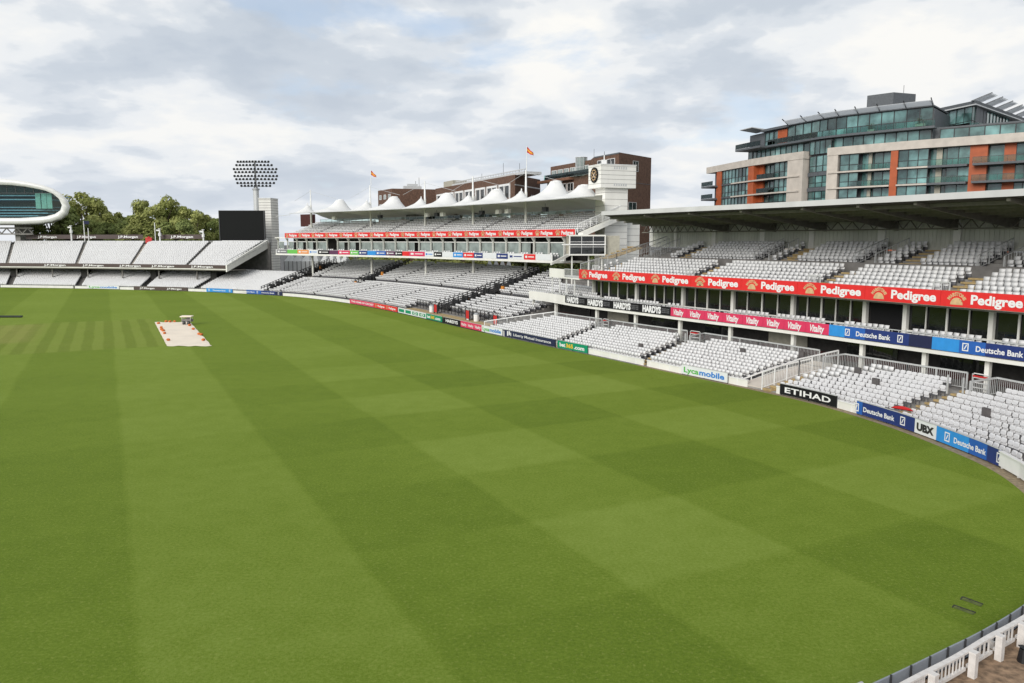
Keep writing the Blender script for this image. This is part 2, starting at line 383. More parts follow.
for k in range(61):
    q = q0 + (q1 - q0) * k / 60; w = .10 + .38 * min(1, max(0, (k - 12) / 44)); rs.append([(*bound.p(q, -w), .006), (*bound.p(q, .6), .006)])
g.rings(rs, closed=False, caps=False); tag(g.build('gravel_path', gravel), kind='structure')
g = MB(); g.add([(4, 14.2, .004), (8.94, 16.95, .004), (10.92, 18.15, .004), (12.2, 18.95, .004), (14.15, 20.35, .004), (17.5, 23, .004), (24, 24, .004), (34, 22, .004), (34, 8, .004), (4, 8, .004)], [tuple(range(10))[::-1]]); tag(g.build('concourse', soil), kind='structure')

# ------------------------------------------------------------------ lettering
TXT = {}
class Art:
    """lettering and emblems of one board, each its own mesh"""
    def __init__(s): s.parts = []; s.hold = None
    def new(s, name):
        if s.hold is not None: return s.hold
        m = MB(); s.parts.append((name, m)); return m
def text_geo(s, bold=.02, shear=0., spacing=1.):
    key = (s, bold, shear, spacing)
    if key in TXT: return TXT[key]
    cu = bpy.data.curves.new('lettering', 'FONT'); cu.body = s; cu.size = 1; cu.offset = bold; cu.shear = shear; cu.space_character = spacing; cu.resolution_u = 3
    o = bpy.data.objects.new('lettering', cu); scene.collection.objects.link(o)
    bpy.context.view_layer.update(); dg = bpy.context.evaluated_depsgraph_get(); me = bpy.data.meshes.new_from_object(o.evaluated_get(dg))
    V = np.array([v.co[:2] for v in me.vertices]); F = [tuple(p.vertices) for p in me.polygons]
    bpy.data.objects.remove(o); bpy.data.curves.remove(cu); bpy.data.meshes.remove(me)
    x0, y0, x1, y1 = V[:, 0].min(), V[:, 1].min(), V[:, 0].max(), V[:, 1].max()
    V = V - np.array([x0, 0]); TXT[key] = (V, F, x1 - x0, y0, y1); return TXT[key]
def put_text(mb, s, fmap, x, zc, cap, width=None, bold=.02, shear=0., spacing=1., mi=0, arc=None):
    """x = centre along board, zc = height of capital centre, cap = capital height; fmap(x,z)->3d"""
    if isinstance(mb, Art): mb = mb.new('lettering')
    V, F, w, y0, y1 = text_geo(s, bold, shear, spacing); k = cap / .7; kx = k if width is None else width / w
    P = []
    for a, b in V:
        X = (a - w / 2) * kx; Z = (b - .35) * k
        if arc:
            t = X / arc; X, Z = (arc + Z) * math.sin(t), (arc + Z) * math.cos(t) - arc
        P.append(fmap(x + X, zc + Z))
    c = mb.cur; mb.cur = mi; mb.add(P, F); mb.cur = c
def rect(mb, fmap, x0, x1, z0, z1, mi=0, n=1):
    if isinstance(mb, Art): mb = mb.new('emblem')
    c = mb.cur; mb.cur = mi
    for i in range(n):
        a = x0 + (x1 - x0) * i / n; b = x0 + (x1 - x0) * (i + 1) / n
        mb.add([fmap(a, z0), fmap(b, z0), fmap(b, z1), fmap(a, z1)], [(0, 1, 2, 3)])
    mb.cur = c
def disc(mb, fmap, x, z, rx, rz, mi=0, n=14, a0=0, a1=360, inner=0.):
    if isinstance(mb, Art): mb = mb.new('emblem')
    c = mb.cur; mb.cur = mi; full = a1 - a0 >= 360
    A = [R(a0 + (a1 - a0) * i / n) for i in range(n + (0 if full else 1))]
    o = [fmap(x + rx * math.cos(t), z + rz * math.sin(t)) for t in A]
    if inner:
        i_ = [fmap(x + rx * inner * math.cos(t), z + rz * inner * math.sin(t)) for t in A]; m = len(A)
        mb.add(o + i_, [(k, (k + 1) % m, m + (k + 1) % m, m + k) for k in range(m if full else m - 1)])
    else: mb.add(o, [tuple(range(len(o)))])
    mb.cur = c
def bank_logo(mb, f, x, z, h, mi=0):
    if isinstance(mb, Art): mb = mb.new('emblem')
    w = h * .82; t = h * .13
    rect(mb, f, x - w / 2, x + w / 2, z + h / 2 - t, z + h / 2, mi); rect(mb, f, x - w / 2, x + w / 2, z - h / 2, z - h / 2 + t, mi)
    rect(mb, f, x - w / 2, x - w / 2 + t, z - h / 2 + t, z + h / 2 - t, mi); rect(mb, f, x + w / 2 - t, x + w / 2, z - h / 2 + t, z + h / 2 - t, mi)
    c = mb.cur; mb.cur = mi
    mb.add([f(x - w * .26, z - h * .27), f(x - w * .08, z - h * .27), f(x + w * .26, z + h * .27), f(x + w * .08, z + h * .27)], [(0, 1, 2, 3)]); mb.cur = c
def brew_emblem(mb, f, x, z, h, mi=1, mk=2):
    if isinstance(mb, Art): mb = mb.new('emblem')
    put_text(mb, 'MARSTONS', f, x, z + h * .34, h * .23, width=h * 1.5, bold=.05, mi=mi, arc=h * .66)
    disc(mb, f, x, z - h * .40, h * .46, h * .50, mi, n=10, a0=0, a1=180)
    c = mb.cur; mb.cur = mk
    for a in (35, 62, 90, 118, 145):
        t = R(a); mb.add([f(x + h * .10 * math.cos(t), z - h * .36 + h * .1 * math.sin(t)), f(x + h * .46 * math.cos(t - .07), z - h * .38 + h * .42 * math.sin(t - .07)), f(x + h * .46 * math.cos(t + .07), z - h * .38 + h * .42 * math.sin(t + .07))], [(0, 1, 2)])
    mb.cur = c
    disc(mb, f, x, z - h * .38, h * .14, h * .13, mk, n=8, a0=0, a1=180)

# ------------------------------------------------------------------ seats
def seat_template():
    """front faces -Y; parts: back, pan, bracket. origin: floor under the seat"""
    def rr(mb, w, h, z0, y, th, tilt, rnd=.09):
        # rounded panel
        pts = []
        for cx, cz, a0 in ((w / 2 - rnd, rnd, -90), (w / 2 - rnd, h - rnd, 0), (-w / 2 + rnd, h - rnd, 90), (-w / 2 + rnd, rnd, 180)):
            for k in range(3):
                a = R(a0 + 45 * k); pts.append((cx + rnd * math.cos(a), cz + rnd * math.sin(a)))
        n = len(pts); V = []
        for s_, yy in ((.92, -th / 2), (1, -th / 6), (1, th / 2)):
            for px, pz in pts:
                X = px * s_; Z = (pz - h / 2) * s_ + h / 2; bow = .10 * (X / w) ** 2 * 2
                V.append((X, y + yy + tilt * Z - bow * .5, z0 + Z))
        fs = [tuple(range(n))] + [tuple(range(2 * n, 3 * n))[::-1]]
        for r_ in range(2):
            for i in range(n): k = (i + 1) % n; fs.append((r_ * n + i, (r_ + 1) * n + i, (r_ + 1) * n + k, r_ * n + k))
        mb.add(V, fs)
    b = MB(); rr(b, .44, .30, .52, .06, .06, .16)
    p = MB(); rr(p, .40, .20, .34, .12, .07, .08, .06)
    k = MB(); k.box((0, .06, .36), (.44, .04, .04)); k.box((-.16, .08, .19), (.035, .05, .36)); k.box((.16, .08, .19), (.035, .05, .36)); k.box((0, .10, .42), (.05, .04, .16))
    return b, p, k
SB, SP, SK = seat_template()
for _m in (SB, SP, SK): _m.v = [(x * .83, y * .85, z * .82) for x, y, z in _m.v]
def low_seat():
    b = MB(); b.cur = 0
    b.add([(-.22, .02, .40), (.22, .02, .40), (.22, .16, .84), (-.22, .16, .84), (-.22, .08, .38), (.22, .08, .38), (.22, .22, .82), (-.22, .22, .82)], [(0, 1, 2, 3), (7, 6, 5, 4), (3, 2, 6, 7), (0, 3, 7, 4), (2, 1, 5, 6)])
    b.add([(-.19, -.06, .32), (.19, -.06, .32), (.19, -.03, .68), (-.19, -.03, .68), (-.19, .04, .32), (.19, .04, .32), (.19, .06, .68), (-.19, .06, .68)], [(0, 1, 2, 3), (3, 2, 6, 7), (0, 3, 7, 4), (2, 1, 5, 6), (4, 5, 1, 0)])
    b.cur = 1; b.box((0, .09, .2), (.34, .05, .36)); return b
LS = low_seat()
LT = MB(); LT.add([(-.19, -.02, .50), (.19, -.02, .50), (.185, .05, .78), (-.185, .05, .78), (-.19, .03, .50), (.19, .03, .50), (.185, .12, .78), (-.185, .12, .78)], [(0, 1, 2, 3), (7, 6, 5, 4), (3, 2, 6, 7), (0, 3, 7, 4), (2, 1, 5, 6), (4, 5, 1, 0)])
LT.add([(-.17, .10, .34), (.17, .10, .34), (.17, .10, .49), (-.17, .10, .49), (-.17, .16, .34), (.17, .16, .34), (.17, .16, .49), (-.17, .16, .49)], [(0, 1, 2, 3), (3, 2, 6, 7), (0, 3, 7, 4), (2, 1, 5, 6)])
LT.cur = 1; LT.box((0, .14, .18), (.34, .05, .34))
LM = MB(); LM.add([(-.2, -.04, .56), (.2, -.04, .56), (.2, .02, .80), (-.2, .02, .80), (-.2, .0, .56), (.2, .0, .56), (.2, .10, .80), (-.2, .10, .80)], [(0, 1, 2, 3), (7, 6, 5, 4), (3, 2, 6, 7), (0, 3, 7, 4), (2, 1, 5, 6), (4, 5, 1, 0)])
LM.add([(-.18, .14, .34), (.18, .14, .34), (.18, .12, .53), (-.18, .12, .53), (-.18, .2, .34), (.18, .2, .34), (.18, .18, .53), (-.18, .18, .53)], [(0, 1, 2, 3), (3, 2, 6, 7), (0, 3, 7, 4), (2, 1, 5, 6)])
LM.cur = 1; LM.box((0, .14, .2), (.34, .05, .36))
SEATS = []     # dicts
def rows(path, s0, s1, offs, zs, block, pitch=.44, skip=None, ztop=None):
    """rows of seats between s0 and s1"""
    for r_, (o, z) in enumerate(zip(offs, zs)):
        a = path.p(s0, o); b = path.p(s1, o); m = path.p((s0 + s1) / 2, o)
        ln = math.dist(a, m) + math.dist(m, b); n = int(ln / pitch)
        if n < 1: continue
        for c in range(n):
            q = s0 + (s1 - s0) * (c + .5) / n
            if skip and skip(q, o, r_, c, n): continue
            x, y = path.p(q, o); SEATS.append((x + RNG.normal() * .012, y + RNG.normal() * .012, z + RNG.normal() * .008, path.yaw(q, o) + RNG.normal() * .03, block, r_, c))

# ------------------------------------------------------------------ generic pieces
def railing(path, pts, h, name_parent, m_=white, step=1.5, mesh_panel=None, top=.07, bal=0.):
    """pts: [(s, off, z)] polyline of rail feet; returns MB list (rail, posts)"""
    rail = MB(); post = []
    P = [Vector((*path.p(s, o), z)) for s, o, z in pts]
    for a, b in zip(P, P[1:]):
        L_ = (b - a).length; n = max(1, round(L_ / step)); up = Vector((0, 0, h))
        rail.bar(a + up, b + up, top, top); rail.bar(a + up * .12, b + up * .12, .04, .04)
        for i in range(n + 1):
            c = a.lerp(b, i / n); post.append(MB().bar(c, c + up, .06, .06))
        if bal:
            nb = int(L_ / bal)
            for i in range(nb): c = a.lerp(b, (i + .5) / nb); rail.bar(c + up * .12, c + up, .022, .022)
    return rail, post
def make_railing(path, pts, h, label, group=None, m_=white, step=1.5, bal=.14, top=.07, cat='railing'):
    x, y = path.p(pts[0][0], pts[0][1]); t = thing('railing', label, cat, (x, y, pts[0][2]), group)
    r_, p_ = railing(path, pts, h, t, m_, step, top=top, bal=bal)
    r_.build('rail', m_, t); [p.build('post', m_, t) for p in p_]
    return t
def board(path, s0, s1, off, z0, z1, mats, label, group=None, draw=None, cat='advertising board', name='advertising_board', split=None, lean=0.):
    """curved board along a path, with lettering child; split=[(s_fraction, material index)]"""
    c = path.p((s0 + s1) / 2, off); t = thing(name, label, cat, (c[0], c[1], z0), group)
    f0 = lambda x, z, d=0.: (*path.p(s0 + x, off - d), z0 + z)
    L_ = s1 - s0; b = MB(); segs = split or [(0, 0)]
    for i, (fr, mi) in enumerate(segs):
        e = segs[i + 1][0] if i + 1 < len(segs) else 1; b.cur = mi
        b.sweep(path, [(off - .03, z0), (off + .03, z0), (off + .03, z1), (off - .03, z1)], s0 + L_ * fr, s0 + L_ * e, 1.5)
    b.build('panel', mats, t)
    if draw:
        fm = lambda x, z: f0(x, z, .045); l = Art(); ms = draw(l, fm, L_, z1 - z0); [p_.build(n_, ms, t) for n_, p_ in l.parts]
    return t

# ------------------------------------------------------------------ TAVERN SIDE STAND (right)
TFn = [(-3.6, 89.2), (.2, 82.8), (4.2, 75.9), (7.4, 70.7), (10.7, 65.0), (13.9, 59.5), (17, 54.4), (19.6, 49.6), (21.4, 44.2), (22.3, 38.8), (22.4, 34), (20.8, 28.5)]
TBn = [(4.6, 86.6), (6.9, 82.9), (9.4, 78.9), (12.6, 73.5), (16.0, 68.2), (19.7, 61.8), (22.9, 55.7), (25.6, 50.5), (27.9, 46), (29.5, 40.4), (29.9, 34), (28.0, 26.5)]
TL = Lerp(TFn, TBn, 6.5); nodeS = [float(TL.S[min(i * 12, len(TL.S) - 1)]) for i in range(12)]
T = Path([(2.2, 94.5), (4.3, 90), (6.9, 83.5), (9.4, 78.9), (12.6, 73.5), (16.0, 67.6), (19.9, 61.3), (22.9, 55.7), (25.4, 50.8), (27.9, 45.8), (30.2, 41), (31.8, 36), (32.6, 31), (32.6, 25)])
x, y = T.p(20, 5)
tav = thing('grandstand', 'white two-tier grandstand with flat dark-bellied roof curving along the right side', 'grandstand', (x, y, 0))
A_S = [nodeS[2], nodeS[4], nodeS[6], nodeS[8], nodeS[10]]           # aisles
lo_off = [.70 + .60 * i for i in range(10)]; lo_z = [.12 + .145 * i for i in range(10)]
def stepped(offs, zs, pitch, low, pre=None, lift=0.):
    """solid stepped profile; tread of row i runs from off_i - .35 to off_i - .35 + pitch"""
    top = []
    for o, z in zip(offs, zs): top += [(o - .32, z + lift), (o - .32 + pitch, z + lift)]
    if pre is not None: top = [(pre, zs[0] - .1)] + top
    return top + [(top[-1][0], low + lift), (top[0][0], low + lift)]
def stepped_under(offs, zs, pitch, th, lift=0.):
    top = []
    for o, z in zip(offs, zs): top += [(o - .32, z + lift), (o - .32 + pitch, z + lift)]
    return top + [(top[-1][0], zs[-1] - th), (top[0][0], zs[0] - th)]
prof = stepped(lo_off, lo_z, .60, -.1); prof[-3] = (6.9, lo_z[-1]); prof[-2] = (6.9, -.1)
m = MB(); m.sweep(TL, prof, 0, TL.L, 2); m.build('lower_terrace', concrete, tav)
for i, q in enumerate(A_S):
    w = 1.5 if i == 2 else .5; q_ = q
    if i == 2:
        m = MB(); m.rings([[(*TL.p(q + a, .4), -.05), (*TL.p(q + a, .4), .2), (*TL.p(q + a, 6.8), 1.62), (*TL.p(q + a, 6.8), -.05)] for a in (-1.5, .5)]); m.build('ramp', stone, tav); q = q + 1.05; w = .42
    m = MB(); m.sweep(TL, stepped(lo_off, [z + .012 for z in lo_z], .60, 0), q - w, q + w, 1)
    for o, z in zip(lo_off, lo_z): m.slab(TL, o - .42, o - .12, z - .02, z + .09, q - w + .02, q + w - .02, 1)
    m.build('stair', stair_tan, tav)
edges = [0.] + A_S + [TL.L]; lower_names = ['behind the navy board', 'left of the pale green board edge', 'behind the white board', 'behind the black board', 'right of the stepped aisle above the sky blue board', 'beside the last aisle at the right edge']
for i in range(6):
    a = edges[i] + (.35 if i == 0 else (1.7 if i == 3 else .68)); b = edges[i + 1] - (.3 if i == 5 else (1.7 if i == 2 else .68))
    def sk(q, o, r_, c, n, i=i, a=a, b=b):
        # back rows stop short of the gate at the top of the right-hand aisle
        if i < 5 and r_ >= 8 and b - q < .9 and i != 2: return True
        if i > 0 and r_ >= 8 and q - a < 1.6: return True
        return False
    rows(TL, a, b, lo_off, lo_z, 'T%d' % i, .415, sk)
# rails at the back of the lower tier, gates
for i in range(6):
    a = edges[i] + (0 if i == 0 else 1.0); b = edges[i + 1] - (0 if i == 5 else 1.0)
    pts = [(a, 6.75, lo_z[-1]), ((a + b) / 2, 6.75, lo_z[-1]), (b, 6.75, lo_z[-1])]
    if i: pts = [(a, 4.9, lo_z[8])] + pts
    n_ = ['at the left end block', 'behind the second block from the left', 'behind the block above the white board', 'behind the block above the black board', 'behind the block above the sky blue board', 'at the far right edge'][i]
    make_railing(TL, pts, 1.05, 'pale railing behind the lower tier, %s' % n_, 'railings behind the lower tier', lt_metal, 2.2, .13, .1)
for i, q in enumerate(A_S):
    if i == 2: continue
    c = TL.p(q, 5.5); t = thing('stair_gate', ['pale gate at the top of the aisle right of the navy board', 'pale gate at the top of the aisle left of the white board', '', 'pale gate with red strip at the top of the nearest full aisle', 'pale gate at the aisle by the right edge'][i], 'gate', (c[0], c[1], lo_z[9]), 'gates at the tops of the lower tier aisles')
    for o in (4.9, 6.7):
        for w in (-.55, .55):
            p = MB(); x, y = TL.p(q + w, o); p.box((x, y, lo_z[9] + .5), (.08, .08, 1.15), TL.yaw(q)); p.build('post', lt_metal, t)
    p = MB(); a_ = TL.p(q - .5, 6.7); b_ = TL.p(q + .5, 6.7)
    for z in (.25, .55, .85, 1.1): p.bar((*a_, lo_z[9] + z), (*b_, lo_z[9] + z), .05, .05)
    p.build('rail', white, t); p = MB(); p.bar((*TL.p(q - .5, 6.62), lo_z[9] + .95), (*TL.p(q + .5, 6.62), lo_z[9] + .95), .02, .1); p.build('red_strip', red_p, t)
# balustrades up the wide aisle and the left end
q = A_S[2]
for w, lab in ((.52, 'sloping white balustrade in the wide aisle left of the black board'), (-1.55, 'low sloping rail on the left edge of the wide aisle')):
    h = 1.25 if w > 0 else .35
    make_railing(TL, [(q + w, .35, .05), (q + w, 3.4, lo_z[5] + .05), (q + w, 6.7, lo_z[9])], h, lab, None, white, 1.0, .12 if w > 0 else 0, .09)
make_railing(TL, [(.1, .3, .1), (.1, 3.4, .8), (.1, 6.7, 1.45)], 1.15, 'sloping white railing closing the left end of the lower tier', None, white, 1.4, .13, .09)

# ground floor behind the lower tier
s0T = 0.6
m = MB(); m.slab(T, 3.2, 3.4, -.1, 1.9, s0T, T.L); m.build('ground_floor_wall', maroon, tav)
m = MB(); m.slab(T, 3.2, 3.4, 2.95, 3.55, s0T, T.L); m.build('wall_band', beige, tav)
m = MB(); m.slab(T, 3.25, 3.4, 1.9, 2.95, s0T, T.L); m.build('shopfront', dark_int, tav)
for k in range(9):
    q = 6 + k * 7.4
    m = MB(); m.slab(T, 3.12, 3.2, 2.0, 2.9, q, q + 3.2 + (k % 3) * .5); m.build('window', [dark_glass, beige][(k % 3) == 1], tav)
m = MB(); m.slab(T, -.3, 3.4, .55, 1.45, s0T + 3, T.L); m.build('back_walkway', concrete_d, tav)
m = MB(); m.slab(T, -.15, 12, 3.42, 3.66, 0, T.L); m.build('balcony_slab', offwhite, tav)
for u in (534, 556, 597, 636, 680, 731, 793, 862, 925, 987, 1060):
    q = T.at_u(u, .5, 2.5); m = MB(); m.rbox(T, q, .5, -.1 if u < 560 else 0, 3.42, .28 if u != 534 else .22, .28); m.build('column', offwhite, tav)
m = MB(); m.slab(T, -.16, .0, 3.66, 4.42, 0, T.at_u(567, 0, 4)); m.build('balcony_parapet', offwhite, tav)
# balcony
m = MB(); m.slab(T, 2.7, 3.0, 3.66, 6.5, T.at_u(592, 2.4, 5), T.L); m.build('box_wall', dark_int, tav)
pil = [594, 637, 683, 733, 794, 866, 905, 992, 1080, 1200]; door = 5
PQ = [T.at_u(u, 2.4, 5.) for u in pil if u < 1100] + [T.L - 4]
for i in range(len(PQ) - 1):
    a, b = PQ[i], PQ[i + 1]; c = T.p((a + b) / 2, 2.4)
    m = MB(); m.rbox(T, a, 2.38, 3.66, 6.5, .30, .3); m.build('pilaster', offwhite, tav)
    if i == door:
        m = MB(); m.slab(T, 2.55, 2.68, 3.68, 6.45, a + .3, b - .2); m.build('doorway', black_b, tav); continue
    n = max(3, round((b - a) / 1.45)); f = MB(); p = MB()
    for j in range(n + 1): f.rbox(T, a + (b - a) * j / n, 2.42, 3.9, 6.45, .06 if j != n // 2 else .12, .1)
    f.slab(T, 2.37, 2.47, 4.32, 4.42, a, b); f.slab(T, 2.37, 2.47, 6.38, 6.46, a, b); f.slab(T, 2.37, 2.47, 3.68, 3.76, a, b)
    w_ = f.build('window', offwhite, tav)
    for j in range(n):
        q1, q2 = a + (b - a) * (j + .06) / n, a + (b - a) * (j + .94) / n
        jx = [random.uniform(-.015, .015) for _ in range(2)]
        p.add([(*T.p(q1, 2.52 + jx[0]), 4.42), (*T.p(q2, 2.52 + jx[1]), 4.42), (*T.p(q2, 2.52 + jx[1]), 6.38), (*T.p(q1, 2.52 + jx[0]), 6.38)], [(0, 1, 2, 3)])
        p.add([(*T.p(q1, 2.52), 3.76), (*T.p(q2, 2.52), 3.76), (*T.p(q2, 2.52), 4.32), (*T.p(q1, 2.52), 4.32)], [(0, 1, 2, 3)])
    p.build('panes', dark_glass, w_)
bq = []
q = .8
while q < T.L - 2:
    n = random.choice((4, 6, 8, 10))
    bq.append((q, q + n * .5)); q += n * .5 + random.choice((.4, .9, 1.4))
for a, b in bq:
    rows(T, a, b, [.45], [3.70], 'TB'); 
    if random.random() < .8: rows(T, a + .3, b, [1.3], [3.92], 'TB')
rows(T, .5, T.at_u(592, 1.5, 4), [2.1, 2.9, 3.7], [4.1, 4.3, 4.5], 'TB')
# upper tier
qu0 = T.at_u(579.5, 0, 7)
up1o = [.9 + .76 * i for i in range(6)]; up1z = [6.72 + .24 * i for i in range(6)]
up2o = [6.95 + .74 * i for i in range(6)]; up2z = [8.42 + .24 * i for i in range(6)]
m = MB(); m.sweep(T, stepped_under(up1o, up1z, .76, .45), qu0, T.L, 2); m.slab(T, 5.1, 6.65, 7.75, 7.93, qu0, T.L); m.sweep(T, stepped_under(up2o, up2z, .74, .5), qu0, T.L, 2)
m.build('upper_terrace', concrete, tav)
m = MB(); m.slab(T, 0.02, .35, 6.42, 7.36, qu0, T.L); m.build('parapet', offwhite, tav)
m = MB(); m.slab(T, 6.52, 6.6, 7.95, 8.75, qu0 + 2, T.L); m.build('riser_wall', concrete_d, tav)
al = [T.at_u(u, 2.5, 7.5) for u in (611, 706, 833, 962, 1120)]; au = [T.at_u(u, 8.8, 9.5) for u in (621, 697, 801, 924, 1075)]; gp = [T.at_u(u, 8, 9) for u in (655, 771, 875, 1003, 1150)]
e1 = [qu0] + al + [T.L]
for a, b in zip(e1, e1[1:]): rows(T, a + .9, b - .9, up1o, up1z, 'TU')
cuts = sorted([(q, 1.0) for q in au] + [(q, .9) for q in gp]); prev = qu0 + 6.5
for q, w in cuts:
    if q - w > prev: rows(T, prev, q - w, up2o, up2z, 'TU')
    prev = max(prev, q + w)
for q in al:
    m = MB(); m.sweep(T, stepped_under(up1o, [z + .012 for z in up1z], .76, .1), q - .8, q + .8, 1)
    for o, z in zip(up1o, up1z): m.slab(T, o - .42, o - .08, z, z + .12, q - .78, q + .78, 1)
    m.build('stair', stair_tan, tav)
for q in au:
    m = MB(); m.sweep(T, stepped_under(up2o, [z + .012 for z in up2z], .74, .1), q - .9, q + .9, 1)
    for o, z in zip(up2o, up2z): m.slab(T, o - .42, o - .08, z, z + .12, q - .88, q + .88, 1)
    m.build('stair', stair_tan, tav)
for k, q in enumerate(gp[:4]):
    for w in (-.9, .9):
        r_, p_ = railing(T, [(q + w, 6.7, 8.45), (q + w, 10.6, 9.65)], 1.0, tav, step=1.2, bal=.3, top=.05); r_.build('entry_rail', lt_metal, tav); [p.build('entry_post', lt_metal, tav) for p in p_]
for k, q in enumerate(al):   # short rails at the foot of the aisles
    r_, p_ = railing(T, [(q - .55, .5, 6.8), (q + .55, .5, 6.8)], 1.1, tav, step=.55, bal=.12, top=.06); [p.build('aisle_rail_post', lt_metal, tav) for p in p_]; r_.build('aisle_rail', lt_metal, tav)
# back wall and roof
qb0 = T.at_u(651, 11.6, 11)
m = MB(); m.slab(T, 11.5, 11.7, 9.7, 12.1, qb0, T.L)
q = qb0
while q < T.L: m.rbox(T, q, 11.49, 10.0, 12.05, .12, .06); q += .36
m.build('back_wall', cladding, tav)
for k in range(9):
    q = qb0 + .5 + k * 6.2
    if q < T.L: m = MB(); m.rbox(T, q, 11.42, 9.7, 12.1, .55, .12); m.build('wall_pier', offwhite, tav)
qr0 = T.at_u(601, -.2, 13.3)
def roof_pt(q, o):      # the roof's left end is cut on the skew
    return q
roof = MB(); n = 40; rs = []
for j in range(n + 1):
    f = j / n; r_ = []
    for o, z in ((0, 12.95), (12.2, 11.98), (12.2, 12.35), (0, 13.33)):
        qs = qr0 + (qb0 - .6 - qr0) * (o / 12.2) if o else qr0
        r_.append((*T.p(qs + (T.L - qs) * f, o), z))
    rs.append(r_)
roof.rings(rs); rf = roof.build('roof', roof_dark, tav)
m = MB(); m.slab(T, -.12, -.002, 12.95, 13.35, qr0 - .1, T.L); m.build('fascia', mat('fascia_grey', (.60, .60, .60), .5, var=.06, scale=.5, streak=True), rf)
m = MB()
for o in (1.6, 3.4, 5.2, 7.0, 8.8): 
    z = 12.95 - .97 * o / 12.2; qs = qr0 + (qb0 - qr0) * o / 12.2
    m.slab(T, o - .07, o + .07, z - .24, z - .003, qs + .3, T.L, 3)
m.build('purlins', roof_beam, rf)
qs_ = [T.at_u(u, .4, 12.8) for u in (645, 690, 741, 803, 858, 917, 1010)]; qs_ += [qs_[-1] + 6, qs_[-1] + 12]
for q in qs_:
    m = MB(); P = [[(*T.p(q + w, .3), 12.92), (*T.p(q + w, .3), 12.72), (*T.p(q + w, 11.3), 11.0 + .25), (*T.p(q + w, 11.3), 12.02)] for w in (-.11, .11)]
    m.rings(P); m.build('cantilever_beam', roof_beam, rf)
m = MB(); q = qb0 + .3; k = 0
while q < T.L - 1.2:
    m.tube((*T.p(q, 10.4), 11.35), (*T.p(q + .6, 10.4), 12.05), .045, n=5); m.tube((*T.p(q + .6, 10.4), 12.05), (*T.p(q + 1.2, 10.4), 11.35), .045, n=5)
    q += 1.2
m.slab(T, 10.34, 10.46, 11.3, 11.4, qb0, T.L); m.build('truss', roof_beam, rf)
# left end of the upper deck
make_railing(T, [(qu0 - .1, .2, 6.9), (qu0 - .1, 4.7, 8.0), (qu0 + .5, 11, 9.8)], 1.1, 'sloping pale railing closing the left end of the roofed upper tier', None, lt_metal, 1.3, .14, .08)
m = MB(); m.slab(T, -.05, 2.6, 6.3, 6.45, qu0 - 7.5, qu0); m.slab(T, -.05, .05, 6.45, 7.3, qu0 - 7.5, qu0 - 3.6, 1); m.build('landing', offwhite, tav)
r_, p_ = railing(T, [(qu0 - 3.5, 0, 6.45), (qu0 - .1, 0, 6.45)], .9, tav, step=1, bal=.12); r_.build('landing_rail', lt_metal, tav)
for w in (-7.2, -5.2, -3.4, -1.4):
    m = MB(); m.rbox(T, qu0 + w, .2, 3.66, 6.3, .12, .12); m.build('landing_post', white, tav)
m = MB()
for a, b in [(x, min(x + 3.5, T.L)) for x in np.arange(0, T.L, 3.5)]:
    m.bar((*T.p(a, .02), 4.62), (*T.p(b, .02), 4.62), .05, .05)
q = 0
while q < T.L: m.rbox(T, q, .02, 4.42, 4.62, .04, .04); q += .5
m.build('balcony_rail', lt_metal, tav)

# ------------------------------------------------------------------ banners on the roofed stand
def draw_ale(n, dx0=None):
    def d(l, f, L_, h):
        if h > .92: zc = h / 2 + .03
        else: zc = h / 2
        per = L_ / n
        for i in range(n):
            brew_emblem(l, f, per * (i + .20), h * .5, h * .92)
            put_text(l, 'Pedigree', f, per * (i + .66), zc, h * .56, width=per * .58, bold=.035, mi=0)
        return [ink_w, gold, dark_int]
    return d
qq = [T.at_u(u, 0, 7) for u in (579.5, 610, 648, 691, 741, 798, 866, 941, 1028)]
qq.append(qq[-1] + (qq[-1] - qq[-2]))
pos = ['leftmost', 'second from left', 'third from left', 'fourth from left', 'fifth from left', 'sixth from left', 'seventh from left', 'eighth from left', 'at the right edge']
for i in range(9):
    board(T, qq[i] + .01, qq[i + 1] - .01, -.04, 6.46, 7.42, [red_b], 'red ale banner on the upper parapet of the roofed stand, %s' % pos[i], 'red banners on the roofed stand parapet', draw_ale(1))
qa, qb_, qc_, qd_ = T.at_u(567, 0, 4), T.at_u(673, 0, 4), T.at_u(831, 0, 4), T.at_u(934.5, 0, 4)
def draw_rep(txt, n, mats, cap=.5, wf=.78, bold=.03, shear=0.):
    def d(l, f, L_, h):
        for i in range(n): put_text(l, txt, f, L_ * (i + .5) / n, h * .5, h * cap, width=L_ / n * wf, bold=bold, shear=shear)
        return mats
    return d
Z0b, Z1b = 3.72, 4.5
for i in range(4):
    a = qa + (qb_ - qa) * i / 4; b = qa + (qb_ - qa) * (i + 1) / 4
    def dh(l, f, L_, h):
        put_text(l, 'HARDYS', f, L_ * .40, h * .5, h * .72, width=L_ * .60, bold=.06)
        l.hold = None; l.hold = l.new('lettering')
        for k in range(3): put_text(l, 'CRICKET WINE', f, L_ * .84, h * (.7 - k * .2), h * .12, width=L_ * .24, bold=.02, mi=1)
        return [ink_w, grey_b]
    board(T, a + .01, b - .01, -.2, Z0b, Z1b, [black_b], 'black wine banner on the balcony edge, %s of four' % ['first', 'second', 'third', 'last'][i], 'black banners on the balcony', dh)
